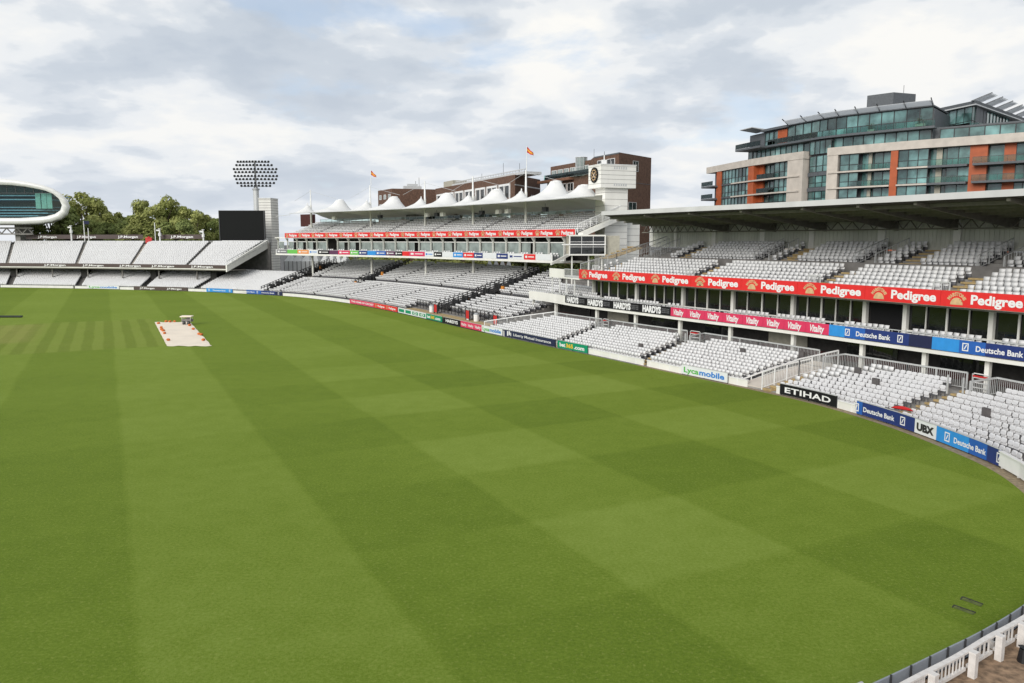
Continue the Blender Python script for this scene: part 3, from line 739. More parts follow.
for i in range(8):
    a = qb_ + (qc_ - qb_) * i / 8; b = qb_ + (qc_ - qb_) * (i + 1) / 8
    board(T, a + .01, b - .01, -.2, Z0b, Z1b, [pink_b], 'pink banner on the balcony edge, %s of eight from the left' % ['first', 'second', 'third', 'fourth', 'fifth', 'sixth', 'seventh', 'last'][i], 'pink banners on the balcony', draw_rep('Vitality', 1, [ink_w], .62, .62, .03, .25))
def draw_bank(fr=((.27, 'L'), (.55, 'T'), (.86, 'L')), cap=.36, tw=.36):
    def d(l, f, L_, h):
        for p_, k in fr:
            if k == 'L': bank_logo(l, f, L_ * p_, h * .5, h * .62)
            else: put_text(l, 'Deutsche Bank', f, L_ * p_, h * .47, h * cap, width=L_ * tw, bold=.025)
        return [ink_w]
    return d
qe_ = qd_ + (qd_ - qc_) * 1.02
board(T, qc_, qd_ - .01, -.2, Z0b, Z1b, [sky_b, blue_b, navy_b, navy2_b], 'sky blue to navy bank banner on the balcony, next to the pink banners', 'bank banners on the balcony', draw_bank(((.2, 'L'), (.46, 'T'), (.72, 'L')), .42, .34), split=[(0, 0), (.17, 1), (.38, 2), (.80, 3)])
board(T, qd_, qe_, -.2, Z0b, Z1b, [sky_b, blue_b, navy_b, navy2_b], 'sky blue to navy bank banner on the balcony at the right edge', 'bank banners on the balcony', draw_bank(((.27, 'L'), (.52, 'T'), (.78, 'L')), .42, .34), split=[(0, 0), (.22, 1), (.42, 2), (.88, 3)])

# ------------------------------------------------------------------ boundary boards and walls
def bu(u, z=0.): return bound.at_u(u, 0, z)
def bboard(u0, u1, mats, label, draw=None, z0=.08, z1=.80, group=None, **k):
    a, b = bu(u0) + .01, bu(u1) - .01; t = board(bound, a, b, .12, z0, z1, mats, label, group, draw, **k)
    m = MB(); m.slab(bound, .075, .16, z1 + .002, z1 + .03, a, b); m.build('top_trim', lt_metal, t)
    n = max(1, round((b - a) / 2.4))
    for i in range(n + 1): m = MB(); m.rbox(bound, a + .03 + (b - a - .06) * i / n, .19, 0, z1, .05, .06); m.build('post', dark_metal, t)
    return t
def bwall(u0, u1, label, h=.55):
    s0, s1 = bu(u0), bu(u1); c = bound.p((s0 + s1) / 2, .3); t = thing('boundary_wall', label, 'low wall', (*c, 0), 'low white walls round the field')
    m = MB(); m.slab(bound, .26, .36, .02, h - .06, s0, s1); m.build('wall', offwhite, t)
    m = MB(); m.slab(bound, .22, .40, h - .06, h, s0, s1); m.build('coping', white, t)
    m = MB(); q = s0 + .4
    while q < s1 - .2: m.rbox(bound, q, .25, .02, h - .06, .1, .04); q += 1.2
    m.build('battens', white, t)
bwall(0, 73, 'low white wall below the far stand, left of the gap'); bwall(74.5, 137, 'low white wall below the far stand, behind the small white board')
bwall(137, 187, 'low wall behind the brown boards of the far stand'); bwall(188, 255, 'low white wall at the right end of the far stand')
bwall(256, 398, 'low white wall along the canopied stand'); bwall(481, 555, 'low white wall behind the navy board'); bwall(559, 640, 'low white wall right of the green board')
bwall(646, 746, 'low white wall carrying the white board'); bwall(774, 895, 'low white wall carrying the black board'); bwall(897, 994, 'low white wall behind the sky blue board')
def draw_mobile(l, f, L_, h):
    V, F, w, *_ = text_geo('Lycamobile', .03); w1 = text_geo('Lyca', .03)[2]; fr = w1 / w; W = L_ * .9; o = L_ * .05
    put_text(l, 'Lyca', f, o + W * fr / 2, h * .52, h * .56, width=W * fr * .96, bold=.03, mi=0)
    put_text(l, 'mobile', f, o + W * (fr + (1 - fr) / 2), h * .52, h * .56, width=W * (1 - fr) * .97, bold=.03, mi=1); return [ink_g, ink_b]
def draw_bet(l, f, L_, h):
    put_text(l, 'bet', f, L_ * .18, h * .5, h * .5, width=L_ * .2, bold=.035, mi=0); put_text(l, '365', f, L_ * .42, h * .5, h * .5, width=L_ * .24, bold=.035, mi=1)
    put_text(l, '.com', f, L_ * .74, h * .48, h * .5, width=L_ * .34, bold=.035, mi=0); return [ink_w, ink_y]
def draw_ins(l, f, L_, h):
    l.hold = None; hh = l.new('emblem'); l.hold = hh; rect(l, f, L_ * .06, L_ * .085, h * .15, h * .85); rect(l, f, L_ * .095, L_ * .12, h * .3, h * .9); rect(l, f, L_ * .13, L_ * .145, h * .2, h * .7); l.hold = None
    put_text(l, 'Liberty Mutual Insurance', f, L_ * .56, h * .5, h * .38, width=L_ * .74, bold=.01); return [ink_w]
bboard(73 + 14, 118, [white_b], 'small white board with green and blue lettering on the far wall', draw_mobile)
bboard(134, 187, [brown_b], 'dark brown board on the wall of the far stand', draw_rep('J.P.Morgan', 2, [ink_w], .45, .55))
bboard(206, 232, [sky_b], 'short sky blue board on the far wall', draw_bank(((.1, 'L'), (.5, 'T'), (.9, 'L')), .3, .5))
bboard(246, 282, [blue_b, navy_b, navy2_b], 'blue to navy board at the corner of the far wall', draw_bank(((.05, 'T'), (.3, 'L'), (.6, 'T'), (.9, 'L')), .3, .36), split=[(0, 0), (.4, 1), (.8, 2)])
def draw_red(l, f, L_, h):
    put_text(l, 'THE HOME OF CRICKET', f, L_ * .27, h * .5, h * .4, width=L_ * .48, bold=.03)
    for k in (.6, .83): brew_emblem(l, f, L_ * (k - .04), h * .5, h * .7); put_text(l, 'Pedigree', f, L_ * (k + .07), h * .5, h * .42, width=L_ * .14, bold=.03)
    return [ink_w, gold, dark_int]
bboard(349, 397, [pink_b, red_b], 'long pink and red board below the canopied stand', draw_red, split=[(0, 0), (.52, 1)])
def draw_rings(l, f, L_, h):
    for k in range(4):
        x = L_ * (k + .5) / 4; l.hold = None; l.hold = l.new('emblem'); rect(l, f, x - L_ * .1, x + L_ * .1, h * .2, h * .8, 0); disc(l, f, x, h * .5, L_ * .06, h * .24, 1, 10, inner=.55)
    return [green_b, ink_w]
bboard(397.5, 425, [white_b], 'white board with four green panels below the canopied stand', draw_rings)
bboard(425.5, 441.5, [green_b], 'small green board with yellow numerals next to a charcoal board', draw_bet)
bboard(442, 459.5, [black_b], 'charcoal board between a green and a pink board', draw_rep('HARDYS', 1, [ink_w], .5, .7, .04))
bboard(460, 480.5, [pink_b], 'pink board on the boundary beside the small white board', draw_rep('Vitality', 3, [ink_w], .45, .8, .02, .25))
bboard(481, 502.5, [white_b], 'narrow white board with blue lettering left of the navy board', draw_mobile)
bboard(503, 555, [navy2_b], 'long dark navy board with a small white emblem', draw_ins)
bboard(555.5, 586, [green_b], 'green board with white and yellow lettering', draw_bet)
bboard(678.5, 727, [white_b], 'large white board with green and blue lettering', draw_mobile)
def draw_air(l, f, L_, h):
    put_text(l, 'ETIHAD', f, L_ * .5, h * .5, h * .5, width=L_ * .82, bold=.025, spacing=1.05); return [ink_w]
bboard(780.5, 836, [black_b], 'black board with wide white capitals', draw_air)
bboard(853.5, 914.5, [blue_b, navy_b, navy_b], 'navy bank board next to the small white board', draw_bank(((.0, 'L'), (.39, 'T'), (.80, 'L')), .36, .54), z1=.86, split=[(0, 0), (.1, 1)])
bboard(915, 931.5, [white_b], 'small white board with heavy black capitals', draw_rep('UBX', 1, [ink_k], .5, .8, .06), z1=.84)
bboard(933, 994.5, [sky_b, blue_b, navy_b], 'sky blue to navy board nearest the camera', draw_bank(((.18, 'L'), (.54, 'T'), (1.0, 'L')), .36, .50), z1=.86, split=[(0, 0), (.52, 1), (.80, 2)])
s0 = bu(995); t = thing('boundary_wall', 'white panelled boundary fence curving out at the right edge', 'fence', (*bound.p(s0 + 3, .1), 0))
m = MB(); m.slab(bound, .08, .16, .12, .78, s0, s0 + 9); m.build('panel', white, t)
m = MB(); m.slab(bound, .02, .22, .78, .84, s0, s0 + 9); m.build('coping', white, t)
for k in range(7): m = MB(); m.rbox(bound, s0 + .1 + k * 1.4, .19, 0, .78, .08, .08); m.build('post', white, t)
o = MB(); x, y = bound.p(bu(884), 1.0); 
rings = []
for k, (r_, z) in enumerate(((.02, 1.02), (.28, .96), (.42, .85), (.40, .80), (.05, .84))): rings.append([(x + r_ * 1.3 * math.cos(a) * math.cos(.9) - r_ * .6 * math.sin(a) * math.sin(.9), y + r_ * 1.3 * math.cos(a) * math.sin(-.9) + r_ * .6 * math.sin(a), z) for a in np.linspace(0, 2 * math.pi, 12, endpoint=False)])
o.rings(rings); tag(o.build('sunshade', red_p, smooth=True), 'small red canvas sunshade lying behind the navy board', 'sunshade')

# ------------------------------------------------------------------ FAR STAND (left): path = bound
CN = FC + FB[:2]; CD = [(-.45, .89), (-.44, .9), (-.42, .91), (-.30, .95), (-.12, .99), (.16, .987), (.56, .83), (.62, .785)]
CP = Lerp(CN, [(p[0] + 16 * d[0], p[1] + 16 * d[1]) for p, d in zip(CN, CD)], 16.)
CP.tan = lambda q: (math.cos(CP.yaw(q)), math.sin(CP.yaw(q)))
q0C, q1C = 0.5, CP.at_u(256, 0, 0); qU1 = CP.at_u(226, 3.3, 5)
x, y = CP.p(60, 8); com = thing('grandstand', 'long low open two-tier stand with white seats at the far end', 'grandstand', (x, y, 0))
ago = [CP.at_u(u, 0, 0) for u in (9.5, 78, 142, 195)]
lco = [.9 + .74 * i for i in range(15)]; lcz = [.3 + .21 * i for i in range(15)]
m = MB(); m.sweep(CP, stepped(lco, lcz, .74, -.1), q0C, q1C + 4, 4); m.build('lower_terrace', concrete_d, com)
ee = [q0C] + ago + [q1C + 2]
for a, b in zip(ee, ee[1:]): rows(CP, a + .9, b - .9, lco, lcz, 'CL', .46)
uco = [4.0 + .76 * i for i in range(15)]; ucz = [4.65 + .345 * i for i in range(15)]
m = MB(); m.sweep(CP, stepped_under(uco, ucz, .76, .5), q0C, qU1, 4); m.build('upper_terrace', concrete, com)
agu = [CP.at_u(u, 4, 5.5) for u in (6.5, 76.5, 131, 186.5)]; ee = [q0C] + agu + [qU1 - .2]
for k, (a, b) in enumerate(zip(ee, ee[1:])): rows(CP, a + .45, b - .45, uco, ucz, 'CU', .46)
m = MB(); m.slab(CP, 3.35, 3.6, 4.4, 5.3, q0C, qU1); m.build('parapet', offwhite, com)
m = MB(); m.slab(CP, 3.4, 9, 4.2, 4.38, q0C, qU1); m.build('deck_beam', roof_beam, com)
m = MB(); q = q0C
m.slab(CP, 15.6, 15.68, 10.2, 10.28, q0C, qU1 + .5)
while q < qU1: m.rbox(CP, q, 15.64, 9.2, 10.28, .06, .06); q += .9
m.build('rear_rail', lt_metal, com)
for k, q in enumerate(ago):
    m = MB(); m.slab(CP, 6.5, 12.2, .4, 4.3, q - .7, q + .7); m.build('pier', dark_int, com)  # solid block coloured dark as the shade inside a vomitory opening
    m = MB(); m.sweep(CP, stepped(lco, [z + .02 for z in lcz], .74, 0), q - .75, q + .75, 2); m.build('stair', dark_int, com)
for q in agu:
    m = MB(); m.sweep(CP, stepped_under(uco, [z + .02 for z in ucz], .76, .1), q - .5, q + .5, 2); m.build('stair', stone, com)
m = MB(); m.slab(CP, 12.2, 12.4, 0, 3.6, q0C, q1C); m.build('rear_wall', concrete, com)
# sloping end of the upper tier
m = MB(); P = [[(*CP.p(qU1 + w, 3.3), 4.0), (*CP.p(qU1 + w, 3.3), 5.4), (*CP.p(qU1 + w, 15.6), 10.5), (*CP.p(qU1 + w, 15.6), 8.7)] for w in (0, .3)]
m.rings(P); m.build('end_wall', offwhite, com)
make_railing(CP, [(qU1 + .35, 3.3, 5.0), (qU1 + .35, 15.6, 9.7)], 1.2, 'sloping pale handrail down the right end of the far upper tier', None, lt_metal, 1.6, .5, .09)
m = MB(); m.slab(CP, 15.5, 16.0, 4, 10.0, q0C, qU1 + .6); m.build('back_wall', concrete_d, com)
for q in np.arange(q0C + 3, qU1, 9): m = MB(); m.rbox(CP, q, 5, 0.5, 4.3, .3, .3); m.build('column', concrete_d, com)
for k, (u0, u1, lab) in enumerate(((-20, 36.5, 'leftmost'), (36.5, 73, 'second from left'), (73, 113, 'third from left'), (113, 148, 'fourth from left'), (148, 178, 'fifth from left'), (178, 226, 'rightmost'))):
    a, b = CP.at_u(u0, 3.3, 5) if u0 > 0 else q0C, CP.at_u(u1, 3.3, 5)
    n = 1
    def dj(l, f, L_, h, k=k): put_text(l, 'J.P.Morgan', f, L_ * (.5 if k else .72), h * .5, h * .5, width=5.5, bold=.03); return [ink_w]
    board(CP, a + .01, b - .01, 3.3, 4.62, 5.36, [brown_b], 'dark brown banner on the far upper tier front, %s' % lab, 'brown banners on the far upper tier', dj)
for k, (u0, u1, fr, lab) in enumerate(((26, 67, .52, 'leftmost'), (67, 110, .45, 'second from left'), (110, 143, .55, 'third from left'), (161.5, 203, .5, 'rightmost, standing alone'))):
    a, b = CP.at_u(u0, 16.5, 11), CP.at_u(u1, 16.5, 11)
    def dj2(l, f, L_, h, fr=fr): put_text(l, 'J.P.Morgan', f, L_ * fr, h * .5, h * .5, width=4.6, bold=.03); return [ink_w]
    board(CP, a + .01, b - .01, 16.4, 10.75, 11.75, [brown_b], 'dark brown board on top of the far stand, %s' % lab, 'brown boards above the far stand', dj2)

# ------------------------------------------------------------------ CANOPIED STAND (middle)
M_ = Path([(-54, 166.5), (-48.6, 162), (-35, 150), (-19.5, 136), (-6.6, 121), (5.2, 104.5), (9.2, 98.2), (13.5, 90.5)])
qm0, qm1 = M_.at_u(276, 0, 8.5), M_.at_u(552, 0, 8.5)
x, y = M_.p(40, 6); mou = thing('grandstand', 'canopied three-level stand with a row of white fabric peaks', 'grandstand', (x, y, 0))
fo = [1.2 + .76 * i for i in range(11)]; fz = [.35 + .2 * i for i in range(11)]
ro = [11.0 + .76 * i for i in range(12)]; rz_ = [2.95 + .25 * i for i in range(12)]
b0, b1 = bu(257), bu(480.5)
m = MB(); m.sweep(bound, stepped(fo, fz, .76, -.1), b0, b1, 2); m.slab(bound, 9.24, 10.68, .5, 2.62, b0, b1, 2); m.sweep(bound, stepped(ro, rz_, .76, 0), b0, b1, 2)
m.build('lower_terrace', concrete_d, mou)
m = MB(); m.slab(bound, 10.58, 10.68, 2.6, 3.02, b0 + 1, b1 - 4); m.build('gangway_wall', white, mou)
vom = [bound.at_u(361, 9, 3), bound.at_u(449, 4, 1.5)]
mais = [bound.at_u(u, 1.5, 1.2) for u in (282, 315.5, 347, 386, 417, 446, 474.5)]
def mskip(q, o, r_, c, n):
    if q - b0 < 2.2 + .12 * o: return True
    if abs(q - vom[0]) < 1.5 and o > 7.5: return True
    if abs(q - vom[1]) < 1.5 and o > 3.2: return True
    if q > bu(398) and o < 3.4: return True
    x, y = bound.p(q, o)
    if q > vom[1] and o > 10 and proj(x, y, 3)[0] > 560: return True
    return False
ee = [b0 + .5] + mais + [b1]
for a, b in zip(ee, ee[1:]): rows(bound, a + .28, b - .28, fo, fz, 'ML', .46, mskip); rows(bound, a + .28, b - .28, ro, rz_, 'ML', .46, mskip)
for q in mais:
    m = MB()
    for o, z in list(zip(fo, fz)) + list(zip(ro, rz_)):
        if not mskip(q, o, 0, 0, 0): m.slab(bound, o - .38, o - .08, z, z + .12, q - .26, q + .26, 1)
    if m.v: m.build('stair', black, mou)
def barrier(q, w, o0, o1, z0, z1, label):
    t = thing('barrier', label, 'railing', (*bound.p(q + w, o0), z0), 'black railings in the canopied stand'); r_ = MB(); n = int((o1 - o0) / .7)
    pr = [Vector((*bound.p(q + w, o0 + (o1 - o0) * i / n), z0 + (z1 - z0) * i / n)) for i in range(n + 1)]
    for a in pr: MB().box((a.x, a.y, a.z + .6), (.14, .14, 1.3)).build('post', black, t)
    for a, b in zip(pr, pr[1:]):
        for h in (.3, .6, .9, 1.2): r_.bar(a + Vector((0, 0, h)), b + Vector((0, 0, h)), .07, .09)
    r_.build('rail', black, t)
barrier(vom[0], -1.4, 8.6, 18.5, 2.0, 5.4, 'black railing left of the middle stairway under the canopied stand'); barrier(vom[0], 1.4, 8.6, 18.5, 2.0, 5.4, 'black railing right of the middle stairway under the canopied stand')
barrier(vom[1], -1.4, 3.2, 19, .8, 5.5, 'black railing left of the nearer stairway under the canopied stand'); barrier(vom[1], 1.4, 3.2, 19, .8, 5.5, 'black railing right of the nearer stairway under the canopied stand')
barrier(b0, .2, 1, 19, .3, 5.4, 'black railing where the far stand meets the canopied stand'); barrier(b0, 2.0, 1, 19, .3, 5.4, 'black railing at the left edge of the canopied seats')
for q, o0, o1, z0, z1 in ((vom[0], 9, 18, 2.2, 5.2), (vom[1], 3.5, 18.5, .9, 5.3), (b0 + 1.1, 1, 18.5, .4, 5.2)):
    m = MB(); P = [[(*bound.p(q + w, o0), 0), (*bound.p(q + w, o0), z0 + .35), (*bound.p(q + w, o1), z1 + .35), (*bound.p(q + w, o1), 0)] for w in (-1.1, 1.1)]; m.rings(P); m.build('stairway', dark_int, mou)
    for f in (.1, .2, .3, .42, .55, .7, .85):
        mm = MB(); x, y = bound.p(q, o0 + (o1 - o0) * f); mm.box((x, y, z0 + (z1 - z0) * f + .65), (1.6, .3, .8), bound.yaw(q)); mm.build('stairway_hood', black, mou)
for i, (q, o, z, lab) in enumerate(((vom[0] - .3, 8.0, 2.2, 'at the foot of the middle stairway'), (vom[0] + 1.6, 12.5, 3.9, 'halfway up the middle stairway'), (vom[1] - .2, 6.9, 1.9, 'near the foot of the nearer stairway'), (vom[1] + 1.7, 11.5, 3.4, 'beside the nearer stairway'), (b0 + 1.2, 8, 2.1, 'low on the stairway by the far stand'), (b0 + 1.6, 15, 4.5, 'high on the stairway by the far stand'))):
    m = MB(); x, y = bound.p(q, o); m.tube((x, y, z), (x, y, z + .75), .32, .24, 10); t = thing('bin', 'orange drum bin %s' % lab, 'bin', (x, y, z), 'orange bins in the canopied stand'); m.build('drum', orange_p, t)
    m = MB(); m.tube((x, y, z + .75), (x, y, z + .85), .28, .2, 10); m.build('lid', dark_metal, t)
# standing pens at the front, near the corner
for k, (u0, u1, lab) in enumerate(((399, 440, 'behind the four green panels'), (441, 480, 'behind the pink board'))):
    t = thing('pen_railing', 'thin black post railing %s' % lab, 'railing', (*bound.p(bu((u0 + u1) / 2), 2.9), 0), 'black pen railings'); q = bu(u0)
    while q < bu(u1): MB().rbox(bound, q, 2.9, .3, 1.9, .08, .08).build('post', black, t); q += 1.1
    r_ = MB(); r_.slab(bound, 2.87, 2.93, 1.5, 1.56, bu(u0), bu(u1)); r_.slab(bound, 2.87, 2.93, 1.84, 1.9, bu(u0), bu(u1)); r_.build('rail', black, t)
m = MB(); m.slab(bound, .9, 3.2, .3, .66, bu(399), b1); m.build('pen_floor', stair_tan, mou)
for k, (u, lab) in enumerate(((424.5, 'behind the green board'), (456, 'behind the charcoal board'), (483, 'at the corner by the white railing'))):
    x, y = bound.p(bu(u), 1.7); t = thing('gate_panel', 'red gate panel %s' % lab, 'gate', (x, y, .6), 'red gate panels'); m = MB(); m.box((x, y, 1.35), (.9, .12, 1.0), bound.yaw(bu(u))); m.build('panel', red_p, t)
    m = MB()
    for w in (-.5, .5): xx, yy = bound.p(bu(u) + w, 1.7); m.box((xx, yy, 1.25), (.1, .16, 1.3), bound.yaw(bu(u)))
    m.build('frame', dark_metal, t)
for k, (u, lab) in enumerate(((418.5, 'left of the red gate'), (453.5, 'left of the second red gate'), (462, 'behind the pink board'))):
    x, y = bound.p(bu(u), 2.0); t = thing('litter_bin', 'white litter bin in the pen %s' % lab, 'bin', (x, y, .6), 'white bins'); m = MB(); m.tube((x, y, .6), (x, y, 1.5), .3, .34, 10); m.build('body', white, t); m = MB(); m.tube((x, y, 1.5), (x, y, 1.7), .36, .15, 10); m.build('lid', grey_metal, t)

# slab, sponsor strip, boxes
m = MB(); m.slab(M_, -.1, 9.5, 7.45, 7.72, qm0, qm1 + 1); m.build('box_slab', offwhite, mou)
m = MB(); m.slab(M_, -.02, .12, 7.72, 8.6, qm0, qm1); m.build('box_parapet', white, mou)
cols = [grey_b, lime_b, orange_b, white_b, black_b, plum_b, pink_b, lime_b, navy_b, sky_b, blue_b, plum_b, black_b, red_b, pink_b, white_b, black_b, white_b, sky_b, red_b, navy_b, white_b, navy_b, white_b, red_b, white_b]
ul = [277, 287.5, 298, 309, 318.5, 330, 338.5, 350, 359, 367.5, 376, 386, 395, 403, 409, 425, 434, 442.5, 453.5, 463.5, 474, 483, 497, 508, 524, 536, 551]
cn = {grey_b: 'grey', lime_b: 'green', orange_b: 'orange', white_b: 'white', black_b: 'charcoal', plum_b: 'plum', pink_b: 'pink', navy_b: 'navy', sky_b: 'sky blue', blue_b: 'blue', red_b: 'red'}
lime_b.node_tree.nodes['Principled BSDF'].inputs['Base Color'].default_value = (.14, .48, .08, 1)
ords = ['first', 'second', 'third', 'fourth', 'fifth', 'sixth', 'seventh', 'eighth', 'ninth', 'tenth', 'eleventh', 'twelfth', 'thirteenth', 'fourteenth', 'fifteenth', 'sixteenth', 'seventeenth', 'eighteenth', 'nineteenth', 'twentieth', 'twenty-first', 'twenty-second', 'twenty-third', 'twenty-fourth', 'twenty-fifth', 'twenty-sixth', 'twenty-seventh', 'twenty-eighth', 'twenty-ninth', 'thirtieth', 'thirty-first', 'thirty-second', 'thirty-third', 'thirty-fourth', 'thirty-fifth', 'thirty-sixth']
for i, c in enumerate(cols):
    def db(l, f, L_, h, c=c, i=i):
        w = ink_w if c is not white_b else [ink_b, red_b, navy_b][i % 3]
        rect(l, f, L_ * .12, L_ * .3, h * .3, h * .7); rect(l, f, L_ * .38, L_ * .88, h * .42, h * .60); return [w]
    board(M_, M_.at_u(ul[i], 0, 8.2) + .02, M_.at_u(ul[i + 1], 0, 8.2) - .02, -.06, 7.8, 8.56, [c], '%s sponsor panel on the box balcony under the tents, %s from the left' % (cn[c], ords[i]), 'sponsor panels on the box balcony', db if i % 4 != 1 else None)
nb = 24; qa_, qb2 = M_.at_u(284, 2, 9.5), M_.at_u(567, 1, 9.5)
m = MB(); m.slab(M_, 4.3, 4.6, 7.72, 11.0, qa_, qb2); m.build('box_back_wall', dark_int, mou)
m = MB(); m.slab(M_, -.05, 9.5, 10.86, 11.05, qa_ - .2, qb2 + .3); m.build('upper_slab', offwhite, mou)
for k in range(nb + 1):
    q = qa_ + (qb2 - qa_) * k / nb; m = MB()
    P = [[(*M_.p(q + w, .1), 10.86), (*M_.p(q + w, .5), 10.3), (*M_.p(q + w, .45), 7.72), (*M_.p(q + w, .8), 7.72), (*M_.p(q + w, .8), 10.86)] for w in (-.04, .04)]
    m.rings(P); m.build('partition', offwhite, mou)
    if k < nb:
        b = qa_ + (qb2 - qa_) * (k + 1) / nb
        if k in (5,): continue
        p = MB(); f0 = random.choice((.0, .0, .35, .5))
        P1, P2 = M_.p(q + .1, .9), M_.p(b - .1, .9)
        p.quad((*P1, 7.75), (*P2, 7.75), (*P2, 10.1), (*P1, 10.1)) if f0 == 0 else p.quad((*P1, 7.75), (*M_.p(q + (b - q) * (1 - f0), .9), 7.75), (*M_.p(q + (b - q) * (1 - f0), .9), 10.1), (*P1, 10.1))
        w_ = MB(); w_.slab(M_, .8, .88, 10.1, 10.22, q + .08, b - .08, 5); w_.slab(M_, .8, .88, 7.73, 7.8, q + .08, b - .08, 5); wo = w_.build('window', white, mou); p.build('pane', box_glass, wo)
q = qa_ + .4
for k in range(nb):
    a = qa_ + (qb2 - qa_) * k / nb; b = qa_ + (qb2 - qa_) * (k + 1) / nb; rows(M_, a + .5, a + .5 + min(1.9, b - a - .9), [.35], [8.0], 'MB', .5)
# upper tier
uo = [1.0 + .8 * i for i in range(8)]; uz = [11.25 + .31 * i for i in range(8)]
qe0, qe1 = M_.at_u(285, 0, 11.5), M_.at_u(575, 0, 11.5)
m = MB(); m.sweep(M_, stepped_under(uo, uz, .8, .4), qe0, qe1, 3); m.build('upper_terrace', concrete, mou)
m = MB(); m.slab(M_, .0, .12, 10.95, 11.85, qe0, qe1); m.build('upper_parapet', offwhite, mou)
ma = [M_.at_u(u, 3, 12.5) for u in (327, 362.5, 396, 440, 490, 541)]
ee = [qe0 + .4] + ma + [qe1 - .4]
for a, b in zip(ee, ee[1:]): rows(M_, a + .5, b - .5, uo, uz, 'MU', .46)
for q in ma:
    m = MB()
    for o, z in zip(uo, uz): m.slab(M_, o - .36, o + .4, z + .012, z + .35 if o < 9 else z, q - .42, q + .42, 1)
    m.build('stair', concrete_d, mou)
m = MB(); m.slab(M_, 7.6, 10.5, 13.0, 13.4, qe0, qe1); m.build('rear_deck', concrete, mou)
gl = glass_mat('pale_glass', (.72, .86, .83), .35)
m = MB(); q = qe0 + 1; fr = MB()
while q < qe1 - 2:
    m.add([(*M_.p(q, 7.9), 13.45), (*M_.p(q + 1.9, 7.9), 13.45), (*M_.p(q + 1.9, 7.9), 14.75), (*M_.p(q, 7.9), 14.75)], [(0, 1, 2, 3)]); fr.rbox(M_, q - .05, 7.9, 13.4, 14.8, .06, .06); q += 2.0
fr.slab(M_, 7.87, 7.93, 14.75, 14.82, qe0 + 1, qe1 - 2); so = fr.build('glass_screen', lt_metal, mou); m.build('panes', gl, so)
for a, b, mt in ((300, 310, maroon), (405, 424, concrete_d), (424, 438, dark_int), (447, 456, maroon), (470, 486, slate)):
    m = MB(); m.slab(M_, 9.2, 10.4, 13.4, 16.0, M_.at_u(a, 9, 14), M_.at_u(b, 9, 14)); m.build('kiosk', mt, mou)
def draw_ale2(l, f, L_, h):
    brew_emblem(l, f, L_ * .2, h * .5, h * .9); put_text(l, 'Pedigree', f, L_ * .66, h * .52, h * .52, width=L_ * .58, bold=.035); return [ink_w, gold, dark_int]
nr = 18
for i in range(nr):
    a = qe0 + (qe1 - qe0) * i / nr; b = qe0 + (qe1 - qe0) * (i + 1) / nr
    board(M_, a + .01, b - .01, -.08, 10.98, 11.88, [red_b], 'red ale banner on the upper front below the tents, %s from the left' % ords[i], 'red banners below the tents', draw_ale2)
make_railing(M_, [(qe1 + .1, .3, 11.4), (qe1 + .1, 7.2, 13.9)], 1.1, 'steep white stair railing beside the clock tower', None, white, 1.0, .16, .1)
m = MB(); P = [[(*M_.p(qe1 + w, .3), 10.9), (*M_.p(qe1 + w, .3), 11.4), (*M_.p(qe1 + w, 7.2), 13.9), (*M_.p(qe1 + w, 7.2), 13.4)] for w in (.2, 1.3)]; m.rings(P); m.build('side_stair', offwhite, mou)
m = MB(); P = [[(*M_.p(qm1 + 2.6 + w, -2.2), 7.3), (*M_.p(qm1 + 2.6 + w, -2.2), 7.6), (*M_.p(qm1 + 2.6 + w, 2.2), 9.4), (*M_.p(qm1 + 2.6 + w, 2.2), 9.0)] for w in (0, .25)]; m.rings(P); m.build('side_ramp', offwhite, mou)
# columns and masts
mast_u = [311, 370.5, 424.8, 472.7, 525.7]; peaks = []
for i, u in enumerate(mast_u):
    q = M_.at_u(u, 4, 16); x, y = M_.p(q, 4); m = MB(); m.tube((x, y, 0), (x, y, 17.5), .22, .2, 10); m.build('column', offwhite, mou)
    m = MB(); m.tube((x, y, 17.5), (x, y, 20.6), .17, .1, 8); mo = m.build('mast', white, mou)
    m = MB()
    for dq in (-13, 13):
        for zz in (20.3,):
            if 0 < q + dq < M_.L + 3: m.tube((x, y, zz), (*M_.p(q + dq * .55, 5), 18.6), .025, n=4, caps=False)
    m.build('stay_cable', lt_metal, mo); peaks.append((q, 3.2, 2.5, 1.5, .10))
for u in (340.3, 394.8, 447.8, 497.6, 556.8, 590): peaks.append((M_.at_u(u, 5.2, 18.6) if u < 580 else M_.at_u(581, 4.5, 18), 5.2, (3.2 if u < 520 else 3.6) if u < 580 else 2.7, 1.9, .7))
canvas = mat('tent_canvas', (.93, .93, .92), .7, var=.03, scale=.4); _n = canvas.node_tree; _t = _n.nodes.new('ShaderNodeBsdfTranslucent'); _t.inputs[0].default_value = (.85, .82, .72, 1); _m = _n.nodes.new('ShaderNodeMixShader'); _m.inputs[0].default_value = .2
_n.links.new(_n.nodes['Principled BSDF'].outputs[0], _m.inputs[1]); _n.links.new(_t.outputs[0], _m.inputs[2]); _n.links.new(_m.outputs[0], _n.nodes['Material Output'].inputs[0])
qc0, qc1 = M_.at_u(290, -1, 15.8), M_.at_u(598, -1, 15.8)
def tent_z(q, o):
    z = 0
    for pq, po, A, lam, r0 in peaks:
        r = max(0, math.hypot(q - pq, (o - po) * (.75 if o < po else .9)) - r0); z = max(z, A * (.64 * math.exp(-r / (lam * .62)) + .36 * math.exp(-r / (lam * 2.1))))
    k = min(1, max(0, (o + 1.2) / 2.6)); k = k * k * (3 - 2 * k); sc_ = abs(math.sin(math.pi * (q - qc0) / 7.0))
    return 15.75 - .12 * (o + 1.2) + z * k - .0 * sc_
